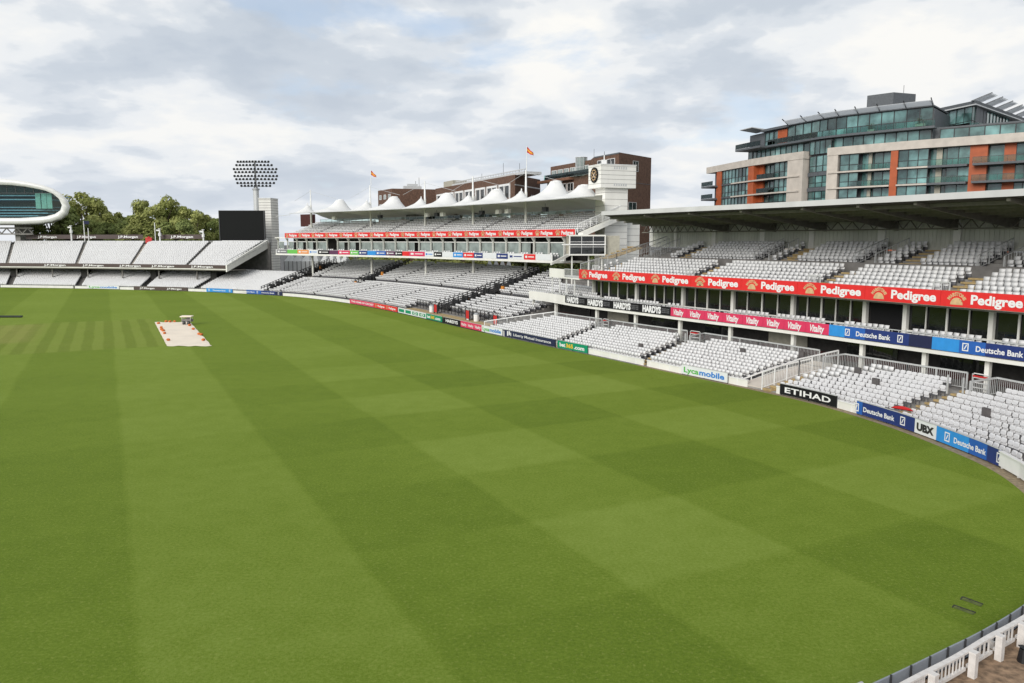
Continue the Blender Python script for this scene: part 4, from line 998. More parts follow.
m = MB(); NQ, NO = 300, 34; rs = []; qend = [M_.at_u(602, -1.2 + 12.4 * j / NO, 15.8) for j in range(NO + 1)]
for i in range(NQ + 1):
    r_ = []
    for j in range(NO + 1):
        o = -1.2 + 12.4 * j / NO; q = qc0 + (qend[j] - qc0) * i / NQ; r_.append((*M_.p(q, o), tent_z(q, o)))
    rs.append(r_)
m.rings(rs, closed=False, caps=False); co = m.build('tent_canopy', canvas, mou, smooth=True)
md = co.modifiers.new('thickness', 'SOLIDIFY'); md.thickness = .03
for pq, po, A, lam, r0 in peaks:
    x, y = M_.p(pq, po); z = 15.75 - .12 * (po + 1.2) + A; m = MB(); m.tube((x, y, z - .15), (x, y, z + .22), r0 * 1.02, r0 * .8, 12); m.build('peak_ring', white, co)
m = MB()
for i in range(NQ // 4 + 1):
    pass
q = qc0
while q < qc1 - 1: m.bar((*M_.p(q, -1.2), tent_z(q, -1.2) - .03), (*M_.p(q + 1, -1.2), tent_z(q + 1, -1.2) - .03), .1, .1); q += 1
m.bar((*M_.p(qc0, -1), 15.45), (*M_.p(qc0 - 3.5, -2), 15.2), .12, .08); m.build('edge_beam', lt_metal, co)
for u in (427, 437, 443, 498, 508, 482, 545, 334, 380):
    q = M_.at_u(u, 2.2, 14.6); x, y = M_.p(q, 2.2); m = MB(); m.box((x, y, 14.7), (.9, .5, .6), M_.yaw(q)); m.bar((x, y, 15), (x, y, 15.5), .06, .06); m.build('loudspeaker', dark_metal if u in (437, 482, 545, 380) else offwhite, mou)
# trees, marquee glimpsed through the back of the lower tier are built below
# flags
flag_y = mat('flag_gold', (.75, .42, .03), .7, var=0); flag_r = mat('flag_red', (.55, .02, .02), .7, var=0)
for u, vt, vb, off, lab in ((526.5, 146, 172, 4, 'red and gold flag on the tall pole over the right-hand tents'), (371.3, 170, 186, 4, 'small red and gold flag on the pole over the left-hand tents')):
    q = M_.at_u(u, off, 20); x, y = M_.p(q, off); r = ray(u, vt); zt = gy(u, vt, y)[1]; t = thing('flag', lab, 'flag', (x, y, 20.6), 'flags over the tents')
    m = MB(); m.tube((x, y, 20.6), (x, y, zt), .06, .03, 6); m.build('pole', white, t)
    m = MB(); N_ = 8; rs = []
    for i in range(N_ + 1):
        f = i / N_; rs.append([(x + .05 + .95 * f, y + .12 * math.sin(f * 7), zt - .1 - .95 * f - hh * .85 * (1.0 - .6 * f) + .05 * math.sin(f * 9)) for hh in (0, .34, .68, 1.0)])
    m.cur = 0; m.rings(rs, closed=False, caps=False); m.m = [[0, 1, 0][k % 3] for k in range(len(m.f))]; m.build('cloth', [flag_r, flag_y], t)

# ------------------------------------------------------------------ clock tower and score box
class Fr:
    """local frame in plan: origin, x axis direction angle; z up"""
    def __init__(s, o, ang): s.o = o; s.c = math.cos(ang); s.s = math.sin(ang); s.ang = ang
    def p(s, x, y): return (s.o[0] + x * s.c - y * s.s, s.o[1] + x * s.s + y * s.c)
def fbox(mb, fr, x0, x1, y0, y1, z0, z1):
    P = [(*fr.p(x, y), z) for z in (z0, z1) for x, y in ((x0, y0), (x1, y0), (x1, y1), (x0, y1))]; return mb.hexa(P)
yC = 102.; xC = gy(600.5, 200, yC)[0]
fr = Fr((xC, yC), R(22))          # x axis along the right-hand face, y axis back along the clock face
ct = thing('clock_tower', 'white panelled stair tower with black and gold clock beside the tents', 'tower', (xC, yC, 0))
zt0, zt1 = gy(600, 187.3, yC)[1], gy(600, 164.2, yC)[1]
m = MB(); fbox(m, fr, 0, 5.2, 0, 3.4, zt0, zt1); hd = m.build('head', offwhite, ct)
m = MB(); fbox(m, fr, .95, 4.3, .5, 3.2, 0, zt0); m.build('shaft', offwhite, ct)
m = MB(); fbox(m, fr, 4.3, 6.7, 1.3, 5.0, 0, 13.6); m.build('annex', offwhite, ct)
m = MB()
for z in np.arange(zt0 + .5, zt1 - .1, .55): fbox(m, fr, -.012, 5.212, -.012, 3.412, z, z + .035)
for z in np.arange(3, zt0 - .1, .85): fbox(m, fr, .94, 4.31, .49, 3.21, z, z + .04)
for z in np.arange(6, 13.2, .85): fbox(m, fr, 4.29, 6.71, 1.29, 5.01, z, z + .04)
m.build('panel_joints', concrete_d, ct)
m = MB(); fbox(m, fr, -.05, 5.25, -.05, 3.45, zt1, zt1 + .08); m.build('roof', white, ct)
vent = MB()
for zz in (zt1 - .55, zt0 + .25):
    for k in range(6): fbox(vent, fr, 1.9 + k * .34, 2.08 + k * .34, -.03, -.004, zz, zz + .32)
vent.build('vents', lt_metal, ct)
cz = gy(594.5, 174.8, yC + 1)[1]; fc = lambda x, z, d=0.: (*fr.p(-.03 - d, 1.62 - x), cz + z)
m = MB(); n = 28; P = []
for d in (0, .14):
    P.append([fc(.98 * math.cos(2 * math.pi * k / n), .98 * math.sin(2 * math.pi * k / n), d) for k in range(n)])
m.rings(P); ck = m.build('clock', black_b, ct)
m = MB(); disc(m, lambda x, z: fc(x, z, .15), 0, 0, .66, .66, 0, 28, inner=.88)
for k in range(12):
    a = R(30 * k); c_, s_ = math.sin(a), math.cos(a); r0, r1, w = .66, .80, .04
    m.add([fc(c_ * r0 - s_ * w, s_ * r0 + c_ * w, .155), fc(c_ * r0 + s_ * w, s_ * r0 - c_ * w, .155), fc(c_ * r1 + s_ * w, s_ * r1 - c_ * w, .155), fc(c_ * r1 - s_ * w, s_ * r1 + c_ * w, .155)], [(0, 1, 2, 3)])
for k in range(4):
    a = R(90 * k + 45); c_, s_ = math.sin(a), math.cos(a); m.add([fc(0, 0, .158), fc(c_ * .3 - s_ * .12, s_ * .3 + c_ * .12, .158), fc(c_ * .55, s_ * .55, .158), fc(c_ * .3 + s_ * .12, s_ * .3 - c_ * .12, .158)], [(0, 1, 2, 3)])
m.build('dial', gold, ck)
m = MB()
for a, ln, w in ((60, .45, .05), (150, .68, .035)):
    a = R(a); c_, s_ = math.sin(a), math.cos(a); m.add([fc(-s_ * w, c_ * w, .18), fc(s_ * w, -c_ * w, .18), fc(c_ * ln, s_ * ln, .18)], [(0, 1, 2)])
m.build('hands', white, ck)
m = MB(); m.box((*fr.p(1.1, 1.2), zt1 + .35), (.5, .4, .7), .3); m.bar((*fr.p(1.1, 1.2), zt1 + .6), (*fr.p(1.1, 1.2), zt1 + 1.3), .12); m.build('roof_antenna', white, ct)
m = MB(); m.bar((*fr.p(2.4, 1.6), zt1), (*fr.p(2.4, 1.6), zt1 + .6), .04); m.bar((*fr.p(.1, .1), zt1), (*fr.p(.1, .1), zt1 + .6), .05); m.build('rod', lt_metal, ct)
# score box below
yS = 97.; xS = gy(569, 240, yS)[0]; fs = Fr((xS, yS), R(2)); W_ = gy(606, 240, yS)[0] - xS
sb = thing('control_box', 'glazed white cabin on posts at the right end of the tented stand', 'cabin', (xS, yS, 0)); zS0, zS1 = gy(580, 255.5, yS)[1], gy(580, 234.8, yS)[1]
m = MB(); fbox(m, fs, 0, W_, 0, .35, zS1 - .18, zS1); fbox(m, fs, 0, W_, 0, 3.2, zS0, zS0 + .14); fbox(m, fs, 0, W_, .35, 3.2, zS1 - .14, zS1 - .002)
fbox(m, fs, 0, .12, .0, .14, zS0 + .14, zS1 - .18); fbox(m, fs, W_ - .14, W_, .0, .14, zS0 + .14, zS1 - .18); m.build('frame', offwhite, sb)
m = MB(); fbox(m, fs, W_ - .1, W_, .15, 3.2, zS0 + .14, zS1 - .15); fbox(m, fs, 0, W_ - .1, 3.1, 3.2, zS0 + .14, zS1 - .15); fbox(m, fs, W_ + .01, W_ + 1.8, .5, 3.2, zS0 + .1, zS1 - .1); m.build('side_wall', beige, sb); m = MB(); fbox(m, fs, -.9, W_, -.12, -.01, zS0 + 1.28, zS0 + 1.42); m.build('ledge', white, sb); m = MB(); fbox(m, fs, 1.8, W_ - .3, .8, .9, zS0 + .7, zS0 + 1.5); m.build('notice_wall', stair_tan, sb)
zz = [zS0 + .14 + (zS1 - .18 - zS0 - .14) * k for k in (0, .40, .68, 1)]
for i in range(3):
    for j in range(3):
        x0, x1 = .12 + (W_ - .26) * i / 3, .12 + (W_ - .26) * (i + 1) / 3; m = MB(); fbox(m, fs, x0, x1, .02, .1, zz[j], zz[j] + .05); fbox(m, fs, x0, x0 + .05, .02, .1, zz[j] + .05, zz[j + 1])
        w_ = m.build('window', white if j else lt_metal, sb); m = MB(); fbox(m, fs, x0 + .05, x1, .12, .14, zz[j] + .05, zz[j + 1]); m.build('pane', dark_glass, w_)
for x in (.5, W_ / 2 + .3, W_ - .3): m = MB(); fbox(m, fs, x - .08, x + .08, 1, 1.16, 0, zS0); m.build('post', offwhite, sb)

# ------------------------------------------------------------------ buildings behind
def wall_windows(par, fr, x0, x1, z0, z1, nx, nz, y, fmat, gmat, name='window', fx=.62, fz=.6, recess=.05):
    for i in range(nx):
        for j in range(nz):
            cx = x0 + (x1 - x0) * (i + .5) / nx; cz_ = z0 + (z1 - z0) * (j + .5) / nz; w = (x1 - x0) / nx * fx / 2; h = (z1 - z0) / nz * fz / 2
            m = MB(); t = .09
            fbox(m, fr, cx - w, cx + w, y - .06, y + .06, cz_ - h, cz_ - h + t); fbox(m, fr, cx - w, cx + w, y - .06, y + .06, cz_ + h - t, cz_ + h)
            fbox(m, fr, cx - w, cx - w + t, y - .06, y + .06, cz_ - h + t, cz_ + h - t); fbox(m, fr, cx + w - t, cx + w, y - .06, y + .06, cz_ - h + t, cz_ + h - t); fbox(m, fr, cx - t / 2, cx + t / 2, y - .05, y + .05, cz_ - h + t, cz_ + h - t)
            o = m.build(name, fmat, par); m = MB(); fbox(m, fr, cx - w + t, cx + w - t, y - .02, y + .0, cz_ - h + t, cz_ + h - t); m.build('pane', gmat, o)
def px(u, y): return (gy(u, 240, y)[0], y)
# right brick block (behind clock tower)
yb = 150; c0 = px(617.6, yb); zt = gy(617, 152.3, yb)[1]
pl_ = px(547, 176); pr_ = px(649.5, 160)
aL = math.atan2(c0[1] - pl_[1], c0[0] - pl_[0]); lenL = math.dist(c0, pl_); fL = Fr(pl_, aL); aR = math.atan2(pr_[1] - c0[1], pr_[0] - c0[0]); lenR = math.dist(c0, pr_); fR = Fr(c0, aR)
bk = thing('apartment_block', 'tall brown brick flats with white balconies behind the clock tower', 'building', (*c0, 0))
m = MB(); back = (pr_[0] + (pl_[0] - c0[0]), pr_[1] + (pl_[1] - c0[1])); zE = zt
m.prism([pl_, c0, pr_, back], 0, zE - 3.3); m.prism([fL.p(lenL - 9, .02), fL.p(lenL, .001), pr_, back], zE - 3.3, zE); m.prism([fL.p(0, .8), fL.p(lenL - 9, .8), back, fL.p(0, 14)], zE - 3.3, zE - .3)
m.build('wall', brick, bk)
m = MB(); fbox(m, fL, -2.6, 12, -1.2, .0, zE - 3.9, zE - 3.35); m.build('ledge', brick_b, bk)
m = MB(); fbox(m, fL, .3, lenL - 9.3, -1.0, -.96, zE - 3.3, zE - 2.3); 
m.build('roof_terrace_glass', gl, bk)
wall_windows(bk, fL, .5, lenL - 12, zE - 3.3, zE - 1.0, 6, 1, .72, white, box_glass, 'terrace_window', .8, .8)
m = MB(); cx = fL.p(lenL - 15, .6); m.tube((*cx, zE - 3.3), (*cx, zE + .4), 1.15, n=14); tu = m.build('glass_turret', box_glass, bk); m = MB()
for k in range(10): m.bar((cx[0] + 1.17 * math.cos(k * .628), cx[1] + 1.17 * math.sin(k * .628), zE - 3.3), (cx[0] + 1.17 * math.cos(k * .628), cx[1] + 1.17 * math.sin(k * .628), zE + .4), .08)
m.tube((*cx, zE + .4), (*cx, zE + .5), 1.25, n=14); m.tube((*cx, zE - 1.6), (*cx, zE - 1.5), 1.19, n=14); m.build('turret_frame', lt_metal, tu)
wall_windows(bk, fL, 0, 12, zE - 10, zE - 4, 4, 2, -.06, white, dark_glass, 'window', .82, .7)
for j in range(3):
    for i in range(4):
        m = MB(); x0 = 1 + i * 5.2; z = zE - 7.2 - j * 3.1; fbox(m, fL, x0, x0 + 3.4, -1.3, 0, z, z + .15); fbox(m, fL, x0, x0 + 3.4, -1.3, -1.22, z + .85, z + .95)
        for k in range(12): fbox(m, fL, x0 + k * .3, x0 + k * .3 + .05, -1.3, -1.24, z + .15, z + .85)
        m.build('balcony', white, bk)
wall_windows(bk, fR, lenR * .38, lenR * .62, zE - 3.2, zE - 1.0, 1, 1, -.02, lt_metal, dark_glass, 'window', .7, .9)
wall_windows(bk, fR, lenR * .25, lenR * .60, zE - 14.5, zE - 8.6, 1, 2, -.02, lt_metal, dark_glass, 'window', .7, .7)
m = MB(); fbox(m, fR, -.03, lenR, -.03, .0, zE - 5.35, zE - 5.25); fbox(m, fL, lenL - 9, lenL, -.04, .0, zE - .25, zE); m.build('joint', slate, bk)
wall_windows(bk, fL, lenL - 8, lenL - 1, zE - 3, zE - .8, 2, 1, -.04, white, dark_glass, 'window', .8, .9)
m = MB(); m.bar((*fL.p(lenL - 10, 3), zE), (*fL.p(lenL - 10, 3), zE + 1.3), .08); m.bar((*fL.p(lenL - 14, 3), zE), (*fL.p(lenL - 14, 3), zE + 2.2), .06); m.build('aerial', dark_metal, bk)
# left long brick block
yl = 168; c1 = px(515, yl); zl = gy(515, 174.6, yl)[1]; p0 = px(436, 214); p2 = px(540, 182)
fA = Fr(p0, math.atan2(c1[1] - p0[1], c1[0] - p0[0])); lA = math.dist(p0, c1); fB = Fr(c1, math.atan2(p2[1] - c1[1], p2[0] - c1[0])); lB = math.dist(c1, p2)
bl = thing('apartment_block', 'long brown brick flats with white-framed bays behind the tents', 'building', (*c1, 0)); back = (p2[0] + p0[0] - c1[0], p2[1] + p0[1] - c1[1])
m = MB(); m.prism([p0, c1, p2, back], 0, zl); m.build('wall', brick, bl)
m = MB(); fbox(m, fA, lA * .25, lA + 3, 1.0, 1.15, zl + .9, zl + 1.1); fbox(m, fA, lA * .2, lA + 2.5, .9, 5, zl, zl + .55)
q = lA * .25
while q < lA + 3: fbox(m, fA, q, q + .1, 1.02, 1.12, zl + .55, zl + .9); q += 1.5
m.build('roof_railing', lt_metal, bl)
for i in range(7):
    x0 = lA * (.03 + i * .135); w = lA * .115
    for j in range(3):
        z = zl - 4.6 - j * 3.3
        m = MB(); fbox(m, fA, x0, x0 + w, -.25, -.02, z + 2.5, z + 2.95); fbox(m, fA, x0, x0 + .35, -.25, -.02, z - .3, z + 2.5); fbox(m, fA, x0 + w - .35, x0 + w, -.25, -.02, z - .3, z + 2.5); fbox(m, fA, x0 + w * .5 - .2, x0 + w * .5 + .2, -.25, -.02, z - .3, z + 2.5); m.build('bay_frame', white, bl)
        m = MB(); fbox(m, fA, x0 + .5, x0 + w - .5, -.06, -.02, z, z + 2.5); m.build('pane', dark_glass, bl)
        m = MB(); fbox(m, fA, x0 + .5, x0 + w * .5 - .2, -1.1, -.26, z - .1, z + .05); fbox(m, fA, x0 + .5, x0 + w * .5 - .2, -1.1, -1.04, z + .95, z + 1.05)
        for k in range(10): fbox(m, fA, x0 + .5 + k * (w * .5 - .8) / 10, x0 + .56 + k * (w * .5 - .8) / 10, -1.1, -1.05, z + .05, z + .95)
        m.build('balcony', lt_metal, bl)
m = MB(); fbox(m, fB, -.1, lB, -.06, 0, zl - 2.2, zl - 1.95); m.build('band', lt_metal, bl)
wall_windows(bl, fB, lB * .1, lB * .9, zl - 9, zl - 3, 2, 2, -.03, white, dark_glass, 'window', .4, .5)
m = MB(); fbox(m, fA, lA * .02, lA * .16, 2, 6, zl, zl + 1.8); m.build('roof_house', beige, bl)
for x_, h_ in ((lA * .75, 3.6), (lA * .92, 2.8), (lA * .5, 2.2)): m = MB(); m.bar((*fA.p(x_, 3), zl), (*fA.p(x_, 3), zl + h_), .08); m.build('aerial', dark_metal, bl)
# far left brick block
yk = 225; k0 = px(379, 232); k1 = px(393, 222); k2 = px(438, 226); zk = gy(393, 188.5, 222)[1]; fK = Fr(k0, math.atan2(k1[1] - k0[1], k1[0] - k0[0])); lK = math.dist(k0, k1)
bm = thing('apartment_block', 'dark brown brick block with small white windows behind the left-hand tents', 'building', (*k1, 0))
m = MB(); m.prism([k0, k1, k2, (k2[0] - 2, k2[1] + 14), (k0[0], k0[1] + 14)], 0, zk); m.build('wall', brick, bm)
wall_windows(bm, fK, .3, lK - .2, zk - 8.6, zk - .8, 3, 3, -.04, white, box_glass, 'window', .5, .5)
fK2 = Fr(k1, math.atan2(k2[1] - k1[1], k2[0] - k1[0])); m = MB(); fbox(m, fK2, 4, 9, 3, 5, zk, zk + 1.0); fbox(m, fK2, 5, 8, 3.4, 4.4, zk + 1.0, zk + 1.6); m.build('roof_plant', lt_metal, bm)
m = MB(); m.bar((*fK2.p(8.5, 4), zk), (*fK2.p(8.5, 4), zk + 3.5), .1); m.bar((*fK2.p(7.5, 4), zk), (*fK2.p(7.5, 4), zk + 2.5), .1); m.build('aerial', dark_metal, bm)
wall_windows(bm, fK2, 6.5, 8.2, zk - 6.2, zk - 4, 1, 1, -.03, white, box_glass, 'window', .8, .8)

# glass apartment building above the roofed stand
def ysol(u, v, z): r = ray(u, v); return (z - CAM_H) / r[2] * r[1]
A_ = Path([px(u, ysol(u, v, 28.45) + .35) for u, v in ((705.5, 167.5), (750, 158.8), (797, 151.6), (827, 147.6), (900, 141), (965, 136), (1024, 131.4), (1090, 126.5), (1150, 122))])
def au_(u, off=0): return A_.at_u(u, off, 20)
ab = thing('apartment_building', 'modern curved apartment building of teal glass, pale stone and orange panels above the roof', 'building', (*A_.p(20, 8), 0))
FL = [27.1 - 3.35 - 3.05 * k for k in range(8)]            # slab tops below the parapet
m = MB(); m.slab(A_, 1.9, 16, 0, 28.2, .4, A_.L, 3); m.build('core_wall', slate, ab)
for a, b in ((705.5, 803), (826, 1150)):
    m = MB(); m.slab(A_, -.35, 1.9, 26.95, 28.45, au_(a), au_(b) if b < 1100 else A_.L, 2.5); m.build('parapet', stone, ab)
for a, b in ((787, 802.5), (826, 836.5)):
    m = MB(); m.slab(A_, -.25, 1.9, 0, 26.95, au_(a), au_(b)); m.build('pier', stone, ab)
for a, b in ((716.5, 721), (748, 753.5), (889, 896.5), (1055, 1061)):
    m = MB(); m.slab(A_, -.2, 1.9, 0, 26.95, au_(a), au_(b)); m.build('fin', orange, ab)
m = MB(); m.slab(A_, .5, 1.88, 0, 26.95, au_(967), au_(985)); m.build('fin', orange, ab)
for a, b in ((753.5, 758), (1000, 1012)): m = MB(); m.slab(A_, 1.2, 1.88, 0, 26.95, au_(a), au_(b)); m.build('recess_wall', orange, ab)
def glaz(a, b, off, z0, z1, cell, par=None, trans=True, name='window'):
    s0, s1 = au_(a), min(au_(b), A_.L) if b < 1100 else A_.L; n = max(1, round((s1 - s0) / cell)); f = MB(); g = MB()
    for i in range(n + 1): f.rbox(A_, s0 + (s1 - s0) * i / n, off, z0, z1, .1, .12)
    f.slab(A_, off - .05, off + .05, z1 - .12, z1 - .001, s0, s1, 3); f.slab(A_, off - .05, off + .05, z0 + .001, z0 + .1, s0, s1, 3)
    if trans: f.slab(A_, off - .05, off + .05, z0 + (z1 - z0) * .36, z0 + (z1 - z0) * .36 + .08, s0, s1, 3)
    w = f.build(name, dark_metal, par or ab)
    for i in range(n):
        q1, q2 = s0 + (s1 - s0) * (i + .04) / n, s0 + (s1 - s0) * (i + .96) / n; hs = [(z0 + .1, z0 + (z1 - z0) * .36), (z0 + (z1 - z0) * .36 + .08, z1 - .12)] if trans else [(z0 + .1, z1 - .12)]
        for h0, h1 in hs:
            j0, j1 = random.uniform(0, .05), random.uniform(0, .05)
            g.add([(*A_.p(q1, off + .06 + j0), h0), (*A_.p(q2, off + .06 + j1), h0), (*A_.p(q2, off + .06 + j1), h1), (*A_.p(q1, off + .06 + j0), h1)], [(0, 1, 2, 3)])
    g.build('panes', teal_glass, w)
def rail_glass(a, b, off, z, name='balcony'):
    s0, s1 = au_(a), au_(b); m = MB(); m.slab(A_, off, 1.88, z - .38, z, s0, s1, 2.5); bo = m.build(name, slate, ab)
    m = MB(); m.slab(A_, off + .02, off + .05, z + .05, z + 1.0, s0, s1, 2.5); m.build('glass_guard', MATS['pale_glass'], bo)
    m = MB(); m.slab(A_, off, off + .07, z + 1.0, z + 1.06, s0, s1, 2.5); q = s0
    while q <= s1: m.rbox(A_, q, off + .035, z, z + 1.0, .05, .05); q += 1.3
    m.build('handrail', dark_metal, bo)
tops = [26.95] + [z - .30 for z in FL]; 
for k in range(4):
    zb, zt_ = FL[k], tops[k]
    for a, b, o in ((721, 748, .1), (772, 787, .3), (838, 856.5, .1), (870, 888.5, 1.2), (896.5, 926.5, .1), (944, 966.5, .9), (1012, 1040, 1.4)): glaz(a, b, o, zb, zt_, 1.55)
    for a, b in ((758, 772), (985, 1000), (856.5, 870), (926.5, 944)): glaz(a, b, 1.7, zb, zt_, 1.6, trans=False)
    m = MB()
    for a, b, o in ((732, 800, -.5), (828, 889, -.5), (896, 926.8, -.5)): m.slab(A_, o, 1.88, zb - .30, zb, au_(a), au_(b))
    m.build('ledge', stone, ab)
    m = MB(); m.slab(A_, -.05, 1.88, zb - .30, zb, au_(721), au_(731.5)); m.build('ledge', slate, ab)
    rail_glass(757, 774, -.3, zb + .01); rail_glass(857, 887, -.25, zb + .01); rail_glass(927, 966, -.7, zb + .01); rail_glass(972, 1040, -1.1, zb + .01); rail_glass(704.5, 718, -1.6, zb - .1)
    glaz(804, 826, 1.0, zb + .35, zt_ + .1 if k else 27.4, 2.0, trans=True); m = MB(); m.slab(A_, .8, 1.88, zb - .4, zb + .34, au_(803.5), au_(826)); m.build('spandrel', slate, ab)
    for a, b in ((864, 868), (933, 939)): m = MB(); m.slab(A_, 1.2, 1.62, zb, zt_, au_(a), au_(b)); m.build('recess_wall', beige, ab)
# stepped-back glass storeys
m = MB(); m.slab(A_, 2.2, 15, 28.2, 34.2, au_(739), au_(926), 3); m.slab(A_, 3.7, 15, 28.2, 30.9, au_(926), A_.L, 3); m.build('penthouse_core', slate, ab)
glaz(739, 826, 2.0, 28.5, 30.5, 1.7, trans=False); glaz(804, 826, .9, 27.6, 30.3, 1.6, trans=False); glaz(826, 925, 1.7, 28.5, 30.5, 2.0, trans=False); glaz(932, 1040, 3.5, 28.5, 30.6, 2.2, trans=False)
def deck(a, b, o, z, th=.4):
    s0, s1 = au_(a), au_(b) if b < 1100 else A_.L; m = MB(); m.slab(A_, o, 2.4, z - th, z, s0, s1, 2.5); d = m.build('terrace_deck', slate, ab)
    m = MB(); m.slab(A_, o + .05, o + .08, z + .05, z + 1.05, s0, s1, 2.5); m.build('glass_guard', MATS['pale_glass'], d)
    m = MB(); q = s0; m.slab(A_, o + .03, o + .1, z + 1.05, z + 1.1, s0, s1, 2.5)
    while q < s1: m.rbox(A_, q, o + .06, z, z + 1.05, .06, .06); q += 1.6
    m.build('handrail', dark_metal, d)
deck(740, 764, -1.6, 30.85); deck(764, 930, .3, 30.9); 
PV = Path([px(u, ysol(u, v, 36.2)) for u, v in ((922, 110.0), (965.5, 100.3), (1018, 119.3))], False)
def on_pv(fn, *a):
    global A_, au_
    k1, k2 = A_, au_; A_ = PV; au_ = lambda u, off=0: PV.at_u(u, off, 33); r = fn(*a); A_, au_ = k1, k2; return r
on_pv(deck, 923, 1016, -1.4, 31.1); m = MB(); m.prism([PV.p(0, 1.6), PV.P[1] + np.array([1.2, 1.6]), PV.p(PV.L, 1.6), PV.p(PV.L / 2, 24)], 28.3, 36.15); m.build('pavilion_core', slate, ab)
glaz(755, 768, 2.05, 30.95, 34.0, 1.6); m = MB(); m.slab(A_, 1.95, 2.2, 31, 34.0, au_(768), au_(777)); m.build('panel', orange, ab)
glaz(777, 925, 2.05, 30.95, 34.5, 2.3); on_pv(glaz, 938, 1012, .8, 31.15, 35.4, 2.2); m = MB(); m.slab(PV, .5, 1.5, 31.1, 35.3, PV.at_u(925.5, 0, 33), PV.at_u(937.5, 0, 33)); m.build('panel', orange, ab)
m = MB(); m.slab(A_, 1.2, 14, 34.2, 34.7, au_(753), au_(779)); rs = m.build('roof', slate, ab)
m = MB(); m.slab(A_, 1.6, 14, 34.5, 34.75, au_(779), au_(926)); m.build('roof', slate, ab)
m = MB(); c_ = PV.P; m.prism([tuple(c_[0]), tuple(c_[1]), tuple(c_[2]), PV.p(PV.L / 2, 24)], 35.62, 36.2); m.build('roof', slate, ab); m = MB(); m.prism([tuple(c_[0] - .05), (c_[1][0], c_[1][1] - .12), tuple(c_[2] + np.array([.1, -.05])), PV.p(PV.L / 2, 23)], 35.4, 35.615); m.build('roof_soffit', lt_metal, ab)
louv = mat('louvre_fabric', (.92, .93, .93), .6, var=.05); _n = louv.node_tree; _t = _n.nodes.new('ShaderNodeBsdfTranslucent'); _t.inputs[0].default_value = (.85, .86, .87, 1); _m = _n.nodes.new('ShaderNodeMixShader'); _m.inputs[0].default_value = .75
_n.links.new(_n.nodes['Principled BSDF'].outputs[0], _m.inputs[1]); _n.links.new(_t.outputs[0], _m.inputs[2]); _n.links.new(_m.outputs[0], _n.nodes['Material Output'].inputs[0])
m = MB(); P = [[(*A_.p(q, 1.7), 34.72), (*A_.p(q, .3), 35.42), (*A_.p(q, .25), 35.34), (*A_.p(q, 1.7), 34.6)] for q in np.linspace(au_(779), au_(926), 30)]; m.rings(P); m.build('louvre', louv, ab)
for u in (779, 797, 814, 831, 850, 872, 898, 925):
    m = MB(); q = au_(u); m.bar((*A_.p(q, 2), 34.4), (*A_.p(q, -.1), 35.75), .14, .16); m.build('louvre_arm', dark_metal, ab)
m = MB(); P = [[(*A_.p(q, 3), 34.9), (*A_.p(q, -1.2), 35.25), (*A_.p(q, -1.2), 35.1), (*A_.p(q, 3), 34.6)] for q in (au_(742), au_(754))]; m.rings(P); m.build('roof_wing', lt_metal, ab)
c1_, c2_ = Vector(PV.P[1]), Vector(PV.P[2]); dv = (c2_ - c1_) / 5.2; ov = Vector((4.6, 1.5))
for k in range(6):
    a = c1_ + dv * (k - .15) + Vector((0, .8)); b_ = a + ov; m = MB(); m.bar((*a, 36.1), (*b_, 37.9), .14, .14); m.build('roof_arm', dark_metal, ab)
    m = MB(); e_ = dv * .62
    for f in np.arange(.04, .95, .085):
        p1 = a.lerp(b_, f); m.bar((*p1, 36.15 + 1.8 * f), (*(p1 + e_), 36.15 + 1.8 * f), .46, .05)
    m.bar((*(a + e_ * .5), 36.08), (*(b_ + e_ * .5), 37.8), .08); m.build('roof_louvres', louv, ab)
m = MB(); P0 = [A_.p(au_(853), 4), A_.p(au_(880), 4), A_.p(au_(893), 9), A_.p(au_(866), 9)]; m.prism(P0, 34.7, 38.2); m.build('plant_room', slate, ab)
m = MB(); m.bar((*A_.p(au_(886), 6), 38.2), (*A_.p(au_(886), 6), 39.6), .06); m.build('aerial', dark_metal, ab)
for k, (u, z, w) in enumerate(((915, 31.4, 1.6), (866, 31.2, 1.2), (806, 31.0, .9), (1010, 31.6, 1.6))):
    x, y = A_.p(au_(u), .9) if k < 3 else PV.p(PV.at_u(u, -1, 33), -.8); t = thing('planter', 'planter with %s, top floor of glass building' % ['brown grasses near orange wall', 'low hedge below plant room', 'small shrub towards the left', 'bushy shrub at right-hand corner'][k], 'planter', (x, y, z - .4), 'planters on the glass building')
    m = MB(); m.box((x, y, z - .15), (w, .6, .5), A_.yaw(au_(u))); m.build('trough', beige, t)
    m = MB()
    for _ in range(160):
        a, b, c = random.gauss(0, w * .3), random.gauss(0, .3), abs(random.gauss(.45, .3)); s_ = .14
        v = [Vector((x + a, y + b, z + c)) + Vector([random.uniform(-s_, s_) for _ in range(3)]) for _ in range(3)]; m.add(v, [(0, 1, 2)])
    m.build('shrub', mat('shrub_leaf', (.06, .085, .025), .8, island=.4), t)

